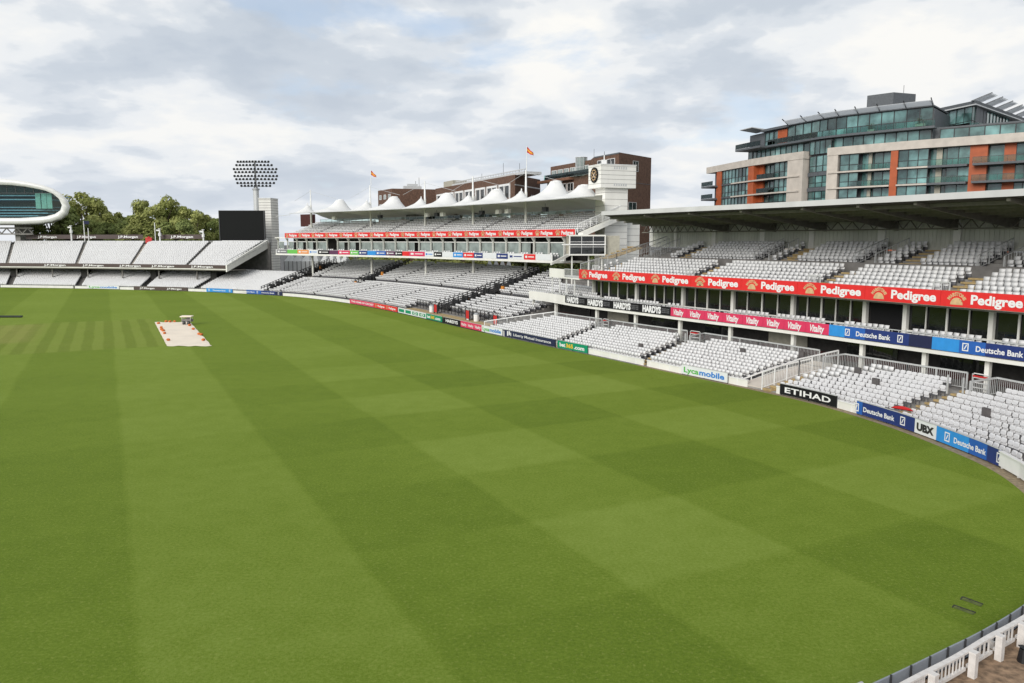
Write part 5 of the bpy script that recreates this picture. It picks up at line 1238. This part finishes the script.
# ------------------------------------------------------------------ media pod (left edge)
yM = 184.
ot = [(0, 179), (16, 180.2), (30, 182.6), (42, 185.2), (52, 188.6), (60, 193.2), (66.3, 199.5), (69, 206.5), (67, 213), (61, 217.8), (51, 221.2), (38, 223), (22, 223.5), (0, 223.5)]
it = [(0, 184.6), (12, 185.0), (25, 186.4), (36, 188.4), (45, 190.4), (53, 193.6), (59, 198.6), (62, 205), (60.5, 210.2), (55, 214), (46, 216.4), (34, 217.2), (20, 218), (0, 218)]
def outl(pts):
    Rr = [gy(u, v, yM) for u, v in pts]; xc = gy(-42, 200, yM)[0]; return Rr + [(2 * xc - x, z) for x, z in Rr[::-1]]
OO, II = outl(ot), outl(it); cxm = gy(-42, 200, yM)[0]; czm = 19.8
def ring(pts, y, k=1., dz=0.): return [(cxm + (x - cxm) * (1 - (1 - k) * .35) - (y - yM) * .60, y, czm + (z - czm) * k + dz) for x, z in pts]
med = thing('media_pod', 'white rounded pod with teal window wall on legs above the far stand', 'building', (cxm, yM, 0))
m = MB(); m.rings([ring(II, yM + .9), ring(II, yM), ring(OO, yM - .1, 1.0), ring(OO, yM + .7, 1.03), ring(OO, yM + 8, 1.05), ring(OO, yM + 14, .93), ring(OO, yM + 18, .75)], caps=False); n = len(OO); m.add(ring(OO, yM + 18, .75), [tuple(range(n))]); m.build('shell', mat('pod_shell', (.78, .78, .77), .3, var=.03), med, smooth=True)
def span(z):    # window width at height z
    xs = []
    for (x0, z0), (x1, z1) in zip(II, II[1:] + II[:1]):
        if (z0 - z) * (z1 - z) < 0: xs.append(x0 + (x1 - x0) * (z - z0) / (z1 - z0))
    return (min(xs), max(xs)) if len(xs) > 1 else (cxm, cxm)
m = MB(); m.add([(x, yM + .8, z) for x, z in II], [tuple(range(len(II)))]); m.build('window_wall', glass_mat('teal_clear', (.62, .80, .77), .30), med)
m = MB(); zl0, zh0 = min(z for x, z in II), max(z for x, z in II); x = cxm - 34
while x < cxm + 34:
    zs = [z for (x0, z0), (x1, z1) in zip(II, II[1:] + II[:1]) if (x0 - x) * (x1 - x) < 0 for z in [z0 + (z1 - z0) * (x - x0) / (x1 - x0)]]
    if len(zs) >= 2: m.bar((x, yM + .75, max(min(zs), zh0 - 2.0)), (x, yM + .75, max(zs)), .1, .1)
    x += 2.05
a, b = span(zh0 - 1.9); m.bar((a, yM + .72, zh0 - 1.9), (b, yM + .72, zh0 - 1.9), .12, .12); m.build('mullions', dark_metal, med)
m = MB()
for z, d0, d1 in ((zh0 - 2.4, 2, 12), (zh0 - 3.3, 1.6, 10), (zl0 + 2.6, 3.6, 9), (zl0 + 1.9, 2.8, 9), (zl0 + 1.2, 2.0, 9), (zl0 + .55, 1.3, 9)): a, b = span(z); m.box(((a + b) / 2, yM + (d0 + d1) / 2, z), (b - a - 6.5, d1 - d0, .22))
m.build('desk_tiers', mat('desk_pale_blue', (.30, .45, .60), .6, var=.2), med)
m = MB(); m.box((cxm - 9, yM + 12.5, 19.8), (44, .3, 7.2)); m.build('rear_wall', mat('pod_interior', (.24, .36, .34), .7, var=.3), med)
for x0 in (40.5, 46.5, 52): m = MB(); xa, xb = gy(x0 - 9, 200, yM)[0], gy(x0 - 4, 200, yM)[0]; m.box(((xa + xb) / 2, yM + 1.6, 19.6), (xb - xa, .2, 3.6)); m.build('screen_panel', mat('pale_teal_panel', (.30, .50, .46), .6, var=.1), med)
for u in (-60, 20.5):
    m = MB(); xx = gy(u, 230, yM + 5)[0]; m.box((xx, yM + 6, 7.2), (1.2, 4.5, 14.4)); m.build('leg', concrete, med)
m = MB(); xa, xb = gy(-60, 230, yM)[0], gy(25, 230, yM)[0]; m.box(((xa + xb) / 2, yM + 3, 13.3), (xb - xa, .6, .35)); m.box(((xa + xb) / 2, yM + 3, 11.9), (xb - xa, .6, .3))
for k in range(8): x0 = xa + (xb - xa) * k / 8; w = (xb - xa) / 8; m.bar((x0, yM + 3, 12), (x0 + w / 2, yM + 3, 13.3), .2); m.bar((x0 + w / 2, yM + 3, 13.3), (x0 + w, yM + 3, 12), .2)
m.build('truss', concrete, med)

# ------------------------------------------------------------------ screen, floodlight, white stair tower, poles
ys = 178; xa, xb = gy(220.3, 225, ys)[0], gy(264.3, 225, ys)[0]; z0, z1 = gy(240, 240.5, ys)[1], gy(240, 211, ys)[1]
sc = thing('video_screen', 'large black video screen switched off above the far corner', 'screen', ((xa + xb) / 2, ys, 0))
m = MB(); m.box(((xa + xb) / 2, ys, (z0 + z1) / 2), (xb - xa, .5, z1 - z0)); m.build('display', screen_m, sc)
m = MB(); cxs = (xa + xb) / 2
for s_ in (-1, 1): m.box((cxs + s_ * ((xb - xa) / 2 + .09), ys, (z0 + z1) / 2), (.18, .7, z1 - z0 + .2))
m.box((cxs, ys, z1 + .06), (xb - xa, .7, .12)); m.box((cxs, ys, z0 - .06), (xb - xa, .7, .12)); m.build('frame', dark_metal, sc)
for f in (-.35, 0, .35): m = MB(); m.box((cxs + f * (xb - xa), ys + .6, z0 / 2), (.45, .45, z0 + 2)); m.build('post', lt_metal, sc)
make_xs = [gy(u, 240, ys)[0] for u in (226, 234, 247, 262, 268)]
t = thing('roof_rail', 'white handrail below the video screen', 'railing', (make_xs[0], ys - 2.2, 9.4)); m = MB()
m.bar((make_xs[0], ys - 2.2, 10.35), (make_xs[-1], ys - 2.2, 10.35), .1); m.bar((make_xs[0], ys - 2.2, 9.9), (make_xs[-1], ys - 2.2, 9.9), .07); m.build('rail', white, t)
for x in make_xs: m = MB(); m.bar((x, ys - 2.2, 8.5), (x, ys - 2.2, 10.4), .12); m.build('post', white, t)
yt = 184; xa, xb = [gy(u, 225, yt)[0] for u in (259.5, 271.5)]; xc = gy(278.8, 225, yt + 3.5)[0]; zt = gy(268, 198.5, yt)[1]
st = thing('stair_tower', 'white ribbed stair tower behind the black video screen', 'tower', (xb, yt, 0))
m = MB(); m.prism([(xa, yt), (xb, yt), (xc, yt + 3.5), (xc - 3, yt + 9), (xa, yt + 9)], 0, zt); m.build('wall', offwhite, st)
m = MB()
for z in np.arange(3, zt, .62): m.prism([(xa - .02, yt - .03), (xb + .01, yt - .03), (xc + .03, yt + 3.5), (xc - 3, yt + 8.9), (xa - .02, yt + 8.9)], z, z + .07)
m.build('ribs', concrete, st); m = MB(); m.prism([(xa - .1, yt - .12), (xb + .05, yt - .12), (xc + .12, yt + 3.5), (xc - 2.9, yt + 9.1), (xa - .1, yt + 9.1)], zt, zt + .15); m.build('coping', white, st)
yf = 196; xf = gy(256.3, 200, yf)[0]; zf = lambda v: gy(256, v, yf)[1]
fl = thing('floodlight_tower', 'tall grey floodlight mast with an oval bank of lamps', 'floodlight', (xf, yf, 0))
m = MB(); m.tube((xf, yf, 0), (xf, yf, zf(190)), .75, .68, 14); m.build('mast', lt_metal, fl)
m = MB(); m.tube((xf, yf, zf(190)), (xf, yf, zf(188.6)), .9, .9, 14); m.tube((xf, yf, zf(188.6)), (xf, yf, zf(185)), .55, .45, 10); m.tube((xf, yf, zf(185)), (xf, yf, zf(160.5)), .28, .22, 8); m.build('neck', grey_metal, fl)
rowsF = [(161.4, 238.8, 269.3), (164.8, 237.5, 272.5), (168.7, 235, 277.2), (171.8, 236.5, 276.3), (175.6, 235.6, 277.8), (178.8, 237.4, 277), (182.6, 238.5, 274.8), (185.4, 242.5, 271)]
lamp = None; m = MB()
for k, (v, ua, ub) in enumerate(rowsF):
    xa, xb = gy(ua, v, yf)[0], gy(ub, v, yf)[0]; z = zf(v); m.bar((xa, yf - .3, z - .3), (xb, yf - .3, z - .3), .1, .12)
    nn = [11, 11, 13, 12, 13, 12, 11, 9][k]
    for i in range(nn):
        x = xa + (xb - xa) * i / (nn - 1) ; yy = yf - .8 + .9 * abs(i - (nn - 1) / 2) / nn
        if lamp is None:
            l = MB(); c = Vector((0, 0, 0)); l.tube((0, 0, 0), (.02, -.45, -.18), .18, .31, 10); ORG['tmp'] = 0
            lamp = l.build('lamp', [mat('lamp_black', (.035, .035, .04), .4, var=0)], None); lamp.parent = fl; lamp.location = Vector((x, yy, z)) - Vector((xf, yf, 0))
        else: inst(lamp, fl, Vector((x, yy, z)) - Vector((xf, yf, 0)))
        m.bar((x, yy, z), (x, yf - .3, z - .3), .05)
m.build('lamp_frame', lt_metal, fl)
for k, (u, v0, v1, kind, lab) in enumerate(((70.7, 226, 240, 'cam', 'short white camera pole nearest the pod'), (83.5, 221, 240, 'flag', 'thin pole with a small navy flag on the far stand'), (88, 228, 240, 'thin', 'short thin pole beside the navy flag'), (154.5, 222.5, 241, 'thin', 'tall thin pole left of the white camera pole'), (159.5, 229, 242, 'cam', 'white camera pole in the middle of the far stand'), (203, 230, 243.5, 'cam', 'white camera pole near the video screen'))):
    yp = CP.p(CP.at_u(u, 15.3, 11), 15.3)[1]; xp, zt = gy(u, v0, yp); t = thing('camera_pole' if kind == 'cam' else 'pole', lab, 'pole', (xp, yp, 9.5)); w = .11 if kind != 'cam' else .2
    m = MB(); m.tube((xp, yp, 9.5), (xp, yp, zt), w, w * .8, 8); m.build('shaft', white, t)
    if kind == 'cam': m = MB(); m.tube((xp, yp, zt), (xp, yp, zt + .12), .35, .3, 8); m.box((xp - .35, yp, zt - .3), (.7, .3, .3)); m.tube((xp, yp, zt - 1.6), (xp, yp, zt - .9), .34, .34, 8); m.build('camera', white, t)
    if kind == 'flag': m = MB(); m.box((xp + .65, yp, zt - .35), (1.1, .06, .75), .3); m.build('flag', navy2_b, t)
x, y = CP.p(CP.at_u(149.5, 15, 10), 15.2); m = MB(); m.box((x, y - .3, 10.4), (1.4, .5, 1.3)); m.tube((x, y - .3, 11.0), (x, y - .3, 11.3), .5, .1, 8); tag(m.build('kiosk', red_p), 'small red cabinet at the top of an aisle of the far stand', 'cabinet')

# marquees seen through the open back of the canopied stand
wc = mat('marquee_white', (.62, .63, .62), .7, var=.05)
for k, (u0, u1, yy, lab) in enumerate(((284, 318, 190, 'left of two white marquees seen under the box balcony'), (320, 347, 186, 'right of two white marquees seen under the box balcony'), (486, 512, 140, 'white stall behind the nearer end of the tented stand'))):
    xa, xb = gy(u0, 255, yy)[0], gy(u1, 255, yy)[0]; t = thing('marquee', lab, 'marquee', ((xa + xb) / 2, yy, 0)); m = MB(); m.box(((xa + xb) / 2, yy + 2, 2.7), (xb - xa, 4, 5.4)); m.build('side', wc, t)
    n = 4; m = MB()
    for i in range(n):
        c = xa + (xb - xa) * (i + .5) / n; w = (xb - xa) / n / 2; m.add([(c - w, yy, 5.4), (c + w, yy, 5.4), (c + w, yy + 4, 5.4), (c - w, yy + 4, 5.4), (c, yy + 2, 7.4)], [(0, 1, 4), (1, 2, 4), (2, 3, 4), (3, 0, 4)])
    m.build('roof', wc, t)
    for i in range(9): m = MB(); m.bar((xa + (xb - xa) * i / 8, yy - .1, 0), (xa + (xb - xa) * i / 8, yy - .1, 5.4), .12); m.build('post', concrete_d, t)

# ------------------------------------------------------------------ trees
def leaf_mat(name, c1, c2):
    m = bpy.data.materials.new(name); m.use_nodes = True; nt = m.node_tree; N, L = nt.nodes, nt.links; b = N['Principled BSDF']; b.inputs['Roughness'].default_value = .75; b.inputs['Specular IOR Level'].default_value = .2
    g = N.new('ShaderNodeNewGeometry'); tc = N.new('ShaderNodeTexCoord'); ns = N.new('ShaderNodeTexNoise'); ns.inputs['Scale'].default_value = .35; L.new(tc.outputs['Object'], ns.inputs['Vector'])
    a = N.new('ShaderNodeMath'); a.operation = 'MULTIPLY_ADD'; L.new(g.outputs['Random Per Island'], a.inputs[0]); a.inputs[1].default_value = .6; L.new(ns.outputs[0], a.inputs[2])
    s = N.new('ShaderNodeMath'); s.operation = 'SUBTRACT'; L.new(a.outputs[0], s.inputs[0]); s.inputs[1].default_value = .3
    mx = N.new('ShaderNodeMix'); mx.data_type = 'RGBA'; L.new(s.outputs[0], mx.inputs[0]); mx.inputs[6].default_value = (*c1, 1); mx.inputs[7].default_value = (*c2, 1); L.new(mx.outputs[2], b.inputs['Base Color'])
    tr = N.new('ShaderNodeBsdfTranslucent'); L.new(mx.outputs[2], tr.inputs[0]); ms = N.new('ShaderNodeMixShader'); ms.inputs[0].default_value = .25; L.new(b.outputs[0], ms.inputs[1]); L.new(tr.outputs[0], ms.inputs[2]); L.new(ms.outputs[0], N['Material Output'].inputs[0])
    return m
lf = [leaf_mat('leaves_olive', (.24, .28, .08), (.50, .51, .19)), leaf_mat('leaves_green', (.20, .26, .08), (.44, .48, .17)), leaf_mat('leaves_dark', (.17, .22, .07), (.36, .41, .15))]
bark = mat('bark', (.10, .075, .055), .95, var=.2, scale=4)
def tree_meshes(seed, H, W, n_leaf=5200):
    r = random.Random(seed); tk = MB(); z1 = H * .38; tk.tube((0, 0, 0), (0, 0, z1), H * .03, H * .02, 9); clumps = []
    for i in range(46):
        a = r.uniform(0, 6.28); zz = r.uniform(.26, .97) * H; env = W * math.sqrt(max(.05, 1 - ((zz / H - .56) / .46) ** 2)); rr = env * (r.uniform(.25, 1) ** .6) * .8
        c = (rr * math.cos(a), rr * math.sin(a), zz); cr = r.uniform(.14, .26) * W * (1.1 if zz < H * .8 else .85); clumps.append((c, cr))
        if i % 2 == 0: b0 = (0, 0, z1 * r.uniform(.7, 1)); mid = (c[0] * .5, c[1] * .5, (b0[2] + c[2]) / 2 + .5); tk.tube(b0, mid, H * .012, H * .008, 5, False); tk.tube(mid, c, H * .008, H * .003, 5, False)
    v = []; f = []
    for k in range(n_leaf):
        c, cr = clumps[r.randrange(len(clumps))]
        while True:
            d = [r.gauss(0, 1) for _ in range(3)]; l = math.sqrt(sum(q * q for q in d))
            if l > .1: break
        rad = cr * (r.uniform(.3, 1.0) ** .5) * (1.25 if r.random() < .12 else 1); p = [c[i] + d[i] / l * rad * (1, 1, .8)[i] for i in range(3)]
        s = r.uniform(.22, .46) * H / 20; ax = (Vector(d).normalized() * .75 + Vector((p[0], p[1], 0)).normalized() * .45 + Vector((0, 0, .45)) + Vector([r.gauss(0, .42) for _ in range(3)])).normalized(); bx = ax.orthogonal().normalized(); cx_ = ax.cross(bx); P = Vector(p); b = len(v)
        v += [P - bx * s, P + cx_ * s * .7, P + bx * s, P - cx_ * s * .6 + ax * s * .3]; f.append((b, b + 1, b + 2, b + 3))
    cr_ = MB(); cr_.v = [tuple(q) for q in v]; cr_.f = f; cr_.m = [0] * len(f); return tk, cr_
def mk(mb, name, m_):
    me = bpy.data.meshes.new(name); me.from_pydata(mb.v, [], mb.f); me.materials.append(m_); me.update(); return me
TM = []
for k, (H, W) in enumerate(((20, 7.5), (20, 8.5), (20, 6.5), (20, 9.5))):
    a, b = tree_meshes(k + 3, H, W, 9500 if k != 3 else 11000); TM.append((mk(a, 'trunk', bark), [mk(b, 'crown', lf[0])] + [None, None])); 
    for j in (1, 2): c = TM[-1][1][0].copy(); c.materials.clear(); c.materials.append(lf[j]); TM[-1][1][j] = c
def tree(u, v, y, kind, leaf, label, group, sx=1.):
    x, ztop = gy(u, v + 5 if y > 199.5 else v, y); t = thing('broadleaf_tree', label, 'tree', (x, y, 0), group); s = ztop / 19.6
    t.scale = (s * sx, s * sx, s); t.rotation_euler = (0, 0, random.uniform(0, 6.28))
    for nm, me in (('trunk', TM[kind][0]), ('crown', TM[kind][1][leaf])):
        o = link(bpy.data.objects.new(nm, me)); o.parent = t
tl = [(52, 200, 206, 1, 1, 'behind the rounded end of the pod'), (78, 191, 214, 0, 0, 'tall olive-green, just right of the pod'), (98, 199, 218, 3, 0, 'broad, second from the pod'), (118, 212, 224, 1, 1, 'low, in the dip of the treeline'), (135, 211, 214, 2, 1, 'between the dip and the tallest crown'),
      (155, 194.5, 208, 3, 0, 'with the widest crown behind the camera poles'), (172, 203, 214, 1, 1, 'on the right shoulder of the widest crown'), (191, 206, 206, 0, 0, 'left of the video screen'), (207, 214, 216, 1, 1, 'low, partly behind the screen edge'), (217, 214.5, 224, 2, 2, 'dark, against the left edge of the screen'),
      (66, 210, 203, 2, 2, 'small dark, below the tall tree by the pod'), (110, 219, 202, 1, 2, 'small, in front of the dip'), (130, 221, 201, 1, 0, 'small round, in front, behind the fourth brown banner'), (178, 217, 200, 0, 2, 'small dark, between the two right camera poles'), (30, 226, 204, 1, 1, 'under the pod'), (92, 216, 204, 2, 1, 'small, behind the navy flag')]
for k, (u, v, y, kd, l, lab) in enumerate(tl): tree(u, v, y, kd, l, 'leafy tree %s' % lab, 'trees behind the far stand', (1., 1.1, .9)[k % 3])
for k, (u, v, y, lab) in enumerate(((352, 250, 200, 'leftmost'), (372, 249, 196, 'second from left'), (392, 249, 190, 'third from left'), (412, 248, 186, 'fourth from left'), (432, 249, 182, 'fifth from left'), (455, 249, 176, 'sixth from left'), (540, 246, 132, 'seventh, by the side ramp'), (562, 247, 130, 'rightmost, under the glazed cabin'), (500, 248, 165, 'between the sixth and the side ramp'))):
    tree(u, v, y, k % 4, (0, 1, 0)[k % 3], 'shrubby tree seen under the box balcony, %s' % lab, 'trees seen under the box balcony', 2.2)

# ------------------------------------------------------------------ on the grass
C = [gz(154.5, 322.2), gz(190, 322.2), gz(212, 346.3), gz(167, 346.3)]
cloth = mat('cover_sheet', (.88, .77, .63), .7, var=.04, scale=.5, bump=.15)
m = MB(); N_ = 24; rs = []
for i in range(N_ + 1):
    f = i / N_; a = Vector(C[0]).lerp(Vector(C[3]), f); b = Vector(C[1]).lerp(Vector(C[2]), f); rs.append([(*a.lerp(b, j / 8), .05 + .035 * math.sin(i * 1.7 + j * 2.1) + .03 * random.random() + (0 if 0 < j < 8 and 0 < i < N_ else -.04)) for j in range(9)])
m.rings(rs, closed=False, caps=False); cv = tag(m.build('pitch_cover', cloth, smooth=True), 'cream sheet covering the cricket pitch', 'pitch cover')
def bag_spot(u, v): return gz(u, v, .1)
sbm = MB(); rs = []
for k in range(5):
    t = k / 4; rs.append([((t - .5) * .85, (.24 if 0 < k < 4 else .1) * math.cos(a), .15 + (.16 if 0 < k < 4 else .08) * math.sin(a)) for a in np.linspace(0, 2 * math.pi, 8, endpoint=False)])
sbm.rings(rs); sbe = None; Sb = 'orange weight bag on the pitch cover, '
bags = [(158.6, 323.6, 'at its far left corner'), (161.2, 327.8, 'farthest of the left cluster'), (161.8, 329.8, 'second in the left cluster'), (163.3, 331, 'third in the left cluster'), (164.6, 333.5, 'nearest of the left cluster'), (168.3, 340.2, 'alone near its near left corner'), (166.2, 321.8, 'on the far edge, leftmost'), (170, 321.9, 'on the far edge, second'), (174.6, 321.8, 'on the far edge, third'), (189.6, 325.5, 'beside the roller'), (193.3, 329.3, 'farthest on the right edge'), (199.2, 334.3, 'on the right edge, left of a pair'), (201.3, 334.9, 'on the right edge, right of a pair'), (203.4, 340.2, 'nearest on the right edge')]
bgm = None
for u, v, lab in bags:
    x, y = bag_spot(u, v)
    if bgm is None: sb_ = MB(); sb_.add([(a, b, c) for a, b, c in sbm.v], sbm.f); bo = sb_.build('weight_bag', mat('bag_orange', (.62, .16, .03), .7, var=.2), smooth=True); bgm = bo
    else: bo = inst(bgm)
    bo.location = (x, y, .05); bo.scale = (.46, .6, .8); bo.rotation_euler = (0, 0, random.uniform(0, 3)); tag(bo, Sb + lab, 'weight bag', 'weight bags on the pitch cover')
xr, yr = gz(187.2, 324.8); ro_ = thing('pitch_roller', 'small grey roller with a cream roof at the far end of the cover', 'roller', (xr, yr, 0)); k_ = 1.25; ro_.scale = (.52, .52, .62)
m = MB()
for o in (-.45, .45): m.tube((xr + o * k_ - .25, yr - .4, .42), (xr + o * k_ + .25, yr - .4, .42), .42, n=14)
m.build('drum', dark_metal, ro_); m = MB(); m.box((xr, yr + .2, .9), (2.3, 1.4, .5)); m.box((xr + .2, yr + .5, 1.2), (.9, .6, .5)); m.build('body', concrete_d, ro_)
m = MB(); m.box((xr - .1, yr + .2, 1.72), (2.7, 1.6, .16), 0, .06); m.build('roof', cloth, ro_)
for a in (-1, 1):
    for b in (-.4, .7): m = MB(); m.bar((xr + a, yr + b, .9), (xr + a, yr + b, 1.66), .07); m.build('post', white, ro_)
xa, ya = gz(-14, 317.6); xb, yb_ = gz(22, 317.6); m = MB(); m.tube((xa, ya, .14), (xb, yb_, .14), .13, n=8); m.tube((xa, ya, .2), (xb + .1, yb_, .2), .1, n=8)
tag(m.build('rolled_sheet', mat('rolled_green', (.03, .04, .03), .8)), 'long dark rolled sheet lying on the square at the left edge', 'rolled cover')
hm = mat('turf_lid', (.115, .145, .035), .95, var=.25, scale=6)
for k, (P, lab) in enumerate((((949.5, 607.4), (957, 604.6), 'nearer'), ((959, 599.2), (966, 596.4), 'farther')) if False else ((((952.3, 607.6), (954.2, 605.6), (975.6, 613.0), (972.9, 615.2)), 'nearer'), (((960.6, 599.6), (962.6, 597.2), (983, 604.6), (981, 607.0)), 'farther'))):
    Q = [gz(*p) for p in P]; t = thing('turf_hatch', '%s of two small hatches set in the grass near the grey boards' % lab, 'hatch', (*Q[0], 0)); cxx = sum(q[0] for q in Q) / 4; cyy = sum(q[1] for q in Q) / 4
    m = MB(); m.add([(*q, .012) for q in Q], [(0, 1, 2, 3)]); m.build('lid', hm, t)
    m = MB(); m.bar((*Q[1], .01), (*Q[2], .01), .035, .03); m.bar((*Q[0], .01), (*Q[1], .01), .03, .03); m.build('gap', dark_int, t)

# ------------------------------------------------------------------ near fence, bottom right
NF = Path([(5.4, 14.1), (8.81, 16.36), (10.54, 17.45), (11.98, 18.45), (13.11, 19.18), (15.5, 20.9), (18, 23.2)]); HF = .65
GB = Path([(5.6, 15.05), (8.94, 17.02), (10.92, 18.24), (12.2, 19.04), (14.15, 20.43), (16.5, 22.4)])
gbm = mat('grey_board', (.27, .30, .34), .6, var=.05)
t = thing('boundary_board', 'grey backs of the low boards along the near boundary', 'advertising board', (10.9, 18.24, 0)); m = MB(); m.slab(GB, -.02, .02, .0, .5, 0, GB.L, .8); m.build('panel', gbm, t)
q = .5
while q < GB.L:
    m = MB(); m.rbox(GB, q, -.05, 0, .56, .03, .04); m.build('bracket', dark_metal, t); q += .78
ps = [NF.at_u(u, 0, .4) for u in (926.7, 967, 994, 1016, 1046)]; d_ = ps[1] - ps[0]; ps = [ps[0] - .95 * k for k in (3, 2, 1)] + ps; nw = mat('fence_white', (.70, .67, .64), .55, var=.08, scale=6)
labs = ['partly below the frame at the bottom edge', 'at the bottom edge', 'near the bottom edge', 'with fine balusters', 'with wide open panels', 'with a bracket below', 'at the right edge of the picture']
for i in range(len(ps) - 1):
    a, b = ps[i], ps[i + 1]; t = thing('picket_fence', 'white painted fence section %s' % labs[i], 'fence', (*NF.p(a, 0), 0), 'sections of the near white fence')
    m = MB(); m.slab(NF, -.06, .07, HF - .05, HF, a, b - .012, .4); m.build('top_rail', nw, t)
    m = MB(); m.slab(NF, -.03, .05, .14, .22, a + .08, b - .08, .4); m.build('bottom_rail', nw, t)
    m = MB(); x, y = NF.p(a, -.15); m.box((x, y, .30), (.16, .16, .62), NF.yaw(a)); m.build('post', nw, t)
    m = MB(); m.box((x, y, .635), (.19, .17, .05), NF.yaw(a)); m.build('post_cap', nw, t)
    fine = i in (0, 1, 2, 3); n = 11 if fine else 6
    for k in range(1, n): m = MB(); m.rbox(NF, a + (b - a) * k / n, .01, .22, HF - .05, .025 if fine else .05, .03); m.build('baluster', nw, t)
m = MB(); x, y = NF.p(ps[5] + .45, .25); m.box((x, y, .1), (.09, .12, .2), .6); m.box((x - .05, y + .05, .2), (.3, .08, .05), .6); tag(m.build('rail_bracket', nw), 'small white bracket under the near fence', 'bracket')
m = MB(); x, y = NF.p(ps[3] - 1.25, .62)
m = MB(); xa, ya = gz(862, 684, .7); m.tube((xa - .8, ya - .5, .72), (xa, ya, .72), .045, n=8); m.tube((xa, ya, .72), (xa + .02, ya + .02, .0), .045, n=8); tag(m.build('handrail', white, smooth=True), 'white tubular handrail end at the bottom edge', 'handrail')
x, y = gz(1024, 662); m = MB(); m.tube((x, y, 0), (x, y, .35), .16, .12, 10); m.tube((x, y, .35), (x + .02, y, .4), .17, .1, 10); tag(m.build('bin', black), 'black tub on the brown concourse at the right edge', 'tub')

# ------------------------------------------------------------------ seats: nearest 300 as individuals, the rest in bulk
def vis(s):
    u, v = proj(s[0], s[1], s[2] + .6); return -3 < u < 1027 and 0 < v < 686
for s in SEATS: pass
allv = [(math.dist((s[0], s[1], s[2]), (0, 0, CAM_H)), s) for s in SEATS if vis(s)]
near = sorted([a for a in allv if a[1][4][:2] in ('T3', 'T4', 'T5')], key=lambda a: a[0])[:300]; ids = {id(a[1]) for a in near}
rest = [s for s in SEATS if id(s) not in ids and vis(s)]
stand_of = {'T': 'seats on the roofed stand, lower tier', 'M': 'M', 'C': 'C'}
groups = {}
for s in rest: groups.setdefault('all', []).append(s)
ls = LS
for pre, tpl, nm, lb in (('T', LT, 'stadium_seats', 'white seats of the roofed stand beyond the nearest blocks'), ('M', LM, 'stadium_seats', 'white seats under the tented stand'), ('C', LS, 'stadium_seats', 'white seats of the far stand')):
    so_ = replicate(nm, tpl.v, tpl.f, tpl.m, [s for s in rest if s[4][0] == pre], [seat_far, bracket_g]); tag(so_, lb, 'seats', 'white stadium seats', 'stuff')
on = ['first', 'second', 'third', 'fourth', 'fifth', 'sixth', 'seventh', 'eighth', 'ninth', 'tenth', 'eleventh', 'twelfth', 'thirteenth', 'fourteenth', 'fifteenth', 'sixteenth', 'seventeenth', 'eighteenth', 'nineteenth', 'twentieth'] + ords[20:]
blk = {'T3': 'block behind the black board', 'T4': 'block behind the sky blue board', 'T5': 'block at the right edge'}
proto = None
for dist_, s in near:
    lab = 'white seat, %s from left in the %s row, %s' % (on[min(s[6], len(on) - 1)], on[s[5]], blk[s[4]])
    if proto is None:
        proto = thing('stadium_seat', lab, 'seat', s[:3], 'white seats in the nearest blocks'); zero = Vector((0, 0, 0)); ORG[proto.name] = zero
        ch = [SB.build('backrest', seat_w, proto, smooth=False), SP.build('seat_pan', seat_w, proto, smooth=False), SK.build('bracket', bracket_g, proto)]
        proto.rotation_euler = (0, 0, s[3])
        continue
    o = inst(proto, None, s[:3], s[3] + random.uniform(-.03, .03)); o.rotation_euler[0] = random.uniform(-.05, .03); tag(o, lab)
    for c in ch: inst(c, o)
# the grey damaged seats and folded markers
gs = mat('grey_seat', (.11, .10, .10), .6, var=.1)
for u, v, lab in ((984, 411.5, 'in the block above the sky blue board'), (858.5, 373.5, 'left of the pair above the black board'), (874, 380.5, 'right of the pair above the black board'), (742, 351, 'in the block above the white board'), (642, 347.3, 'in the block left of the white board'), (800, 357, 'at the top of the block left of the wide aisle')):
    best = min((a for a in allv if a[1][4][:2] in ('T0', 'T1', 'T2', 'T3', 'T4')), key=lambda a: math.dist(proj(a[1][0], a[1][1], a[1][2] + .6), (u, v)))[1]
    x, y, z, yw = best[:4]; m = MB(); m.box((x - .08 * math.cos(yw), y - .12, z + .62), (.46, .16, .5), yw); m.box((x, y - .2, z + .45), (.4, .3, .08), yw); tag(m.build('seat_cover', gs), 'single dark grey seat %s' % lab, 'seat', 'dark grey seats')
print('seats', len(SEATS), 'visible', len(allv), 'individual', len(near), 'objects', len(scene.objects))
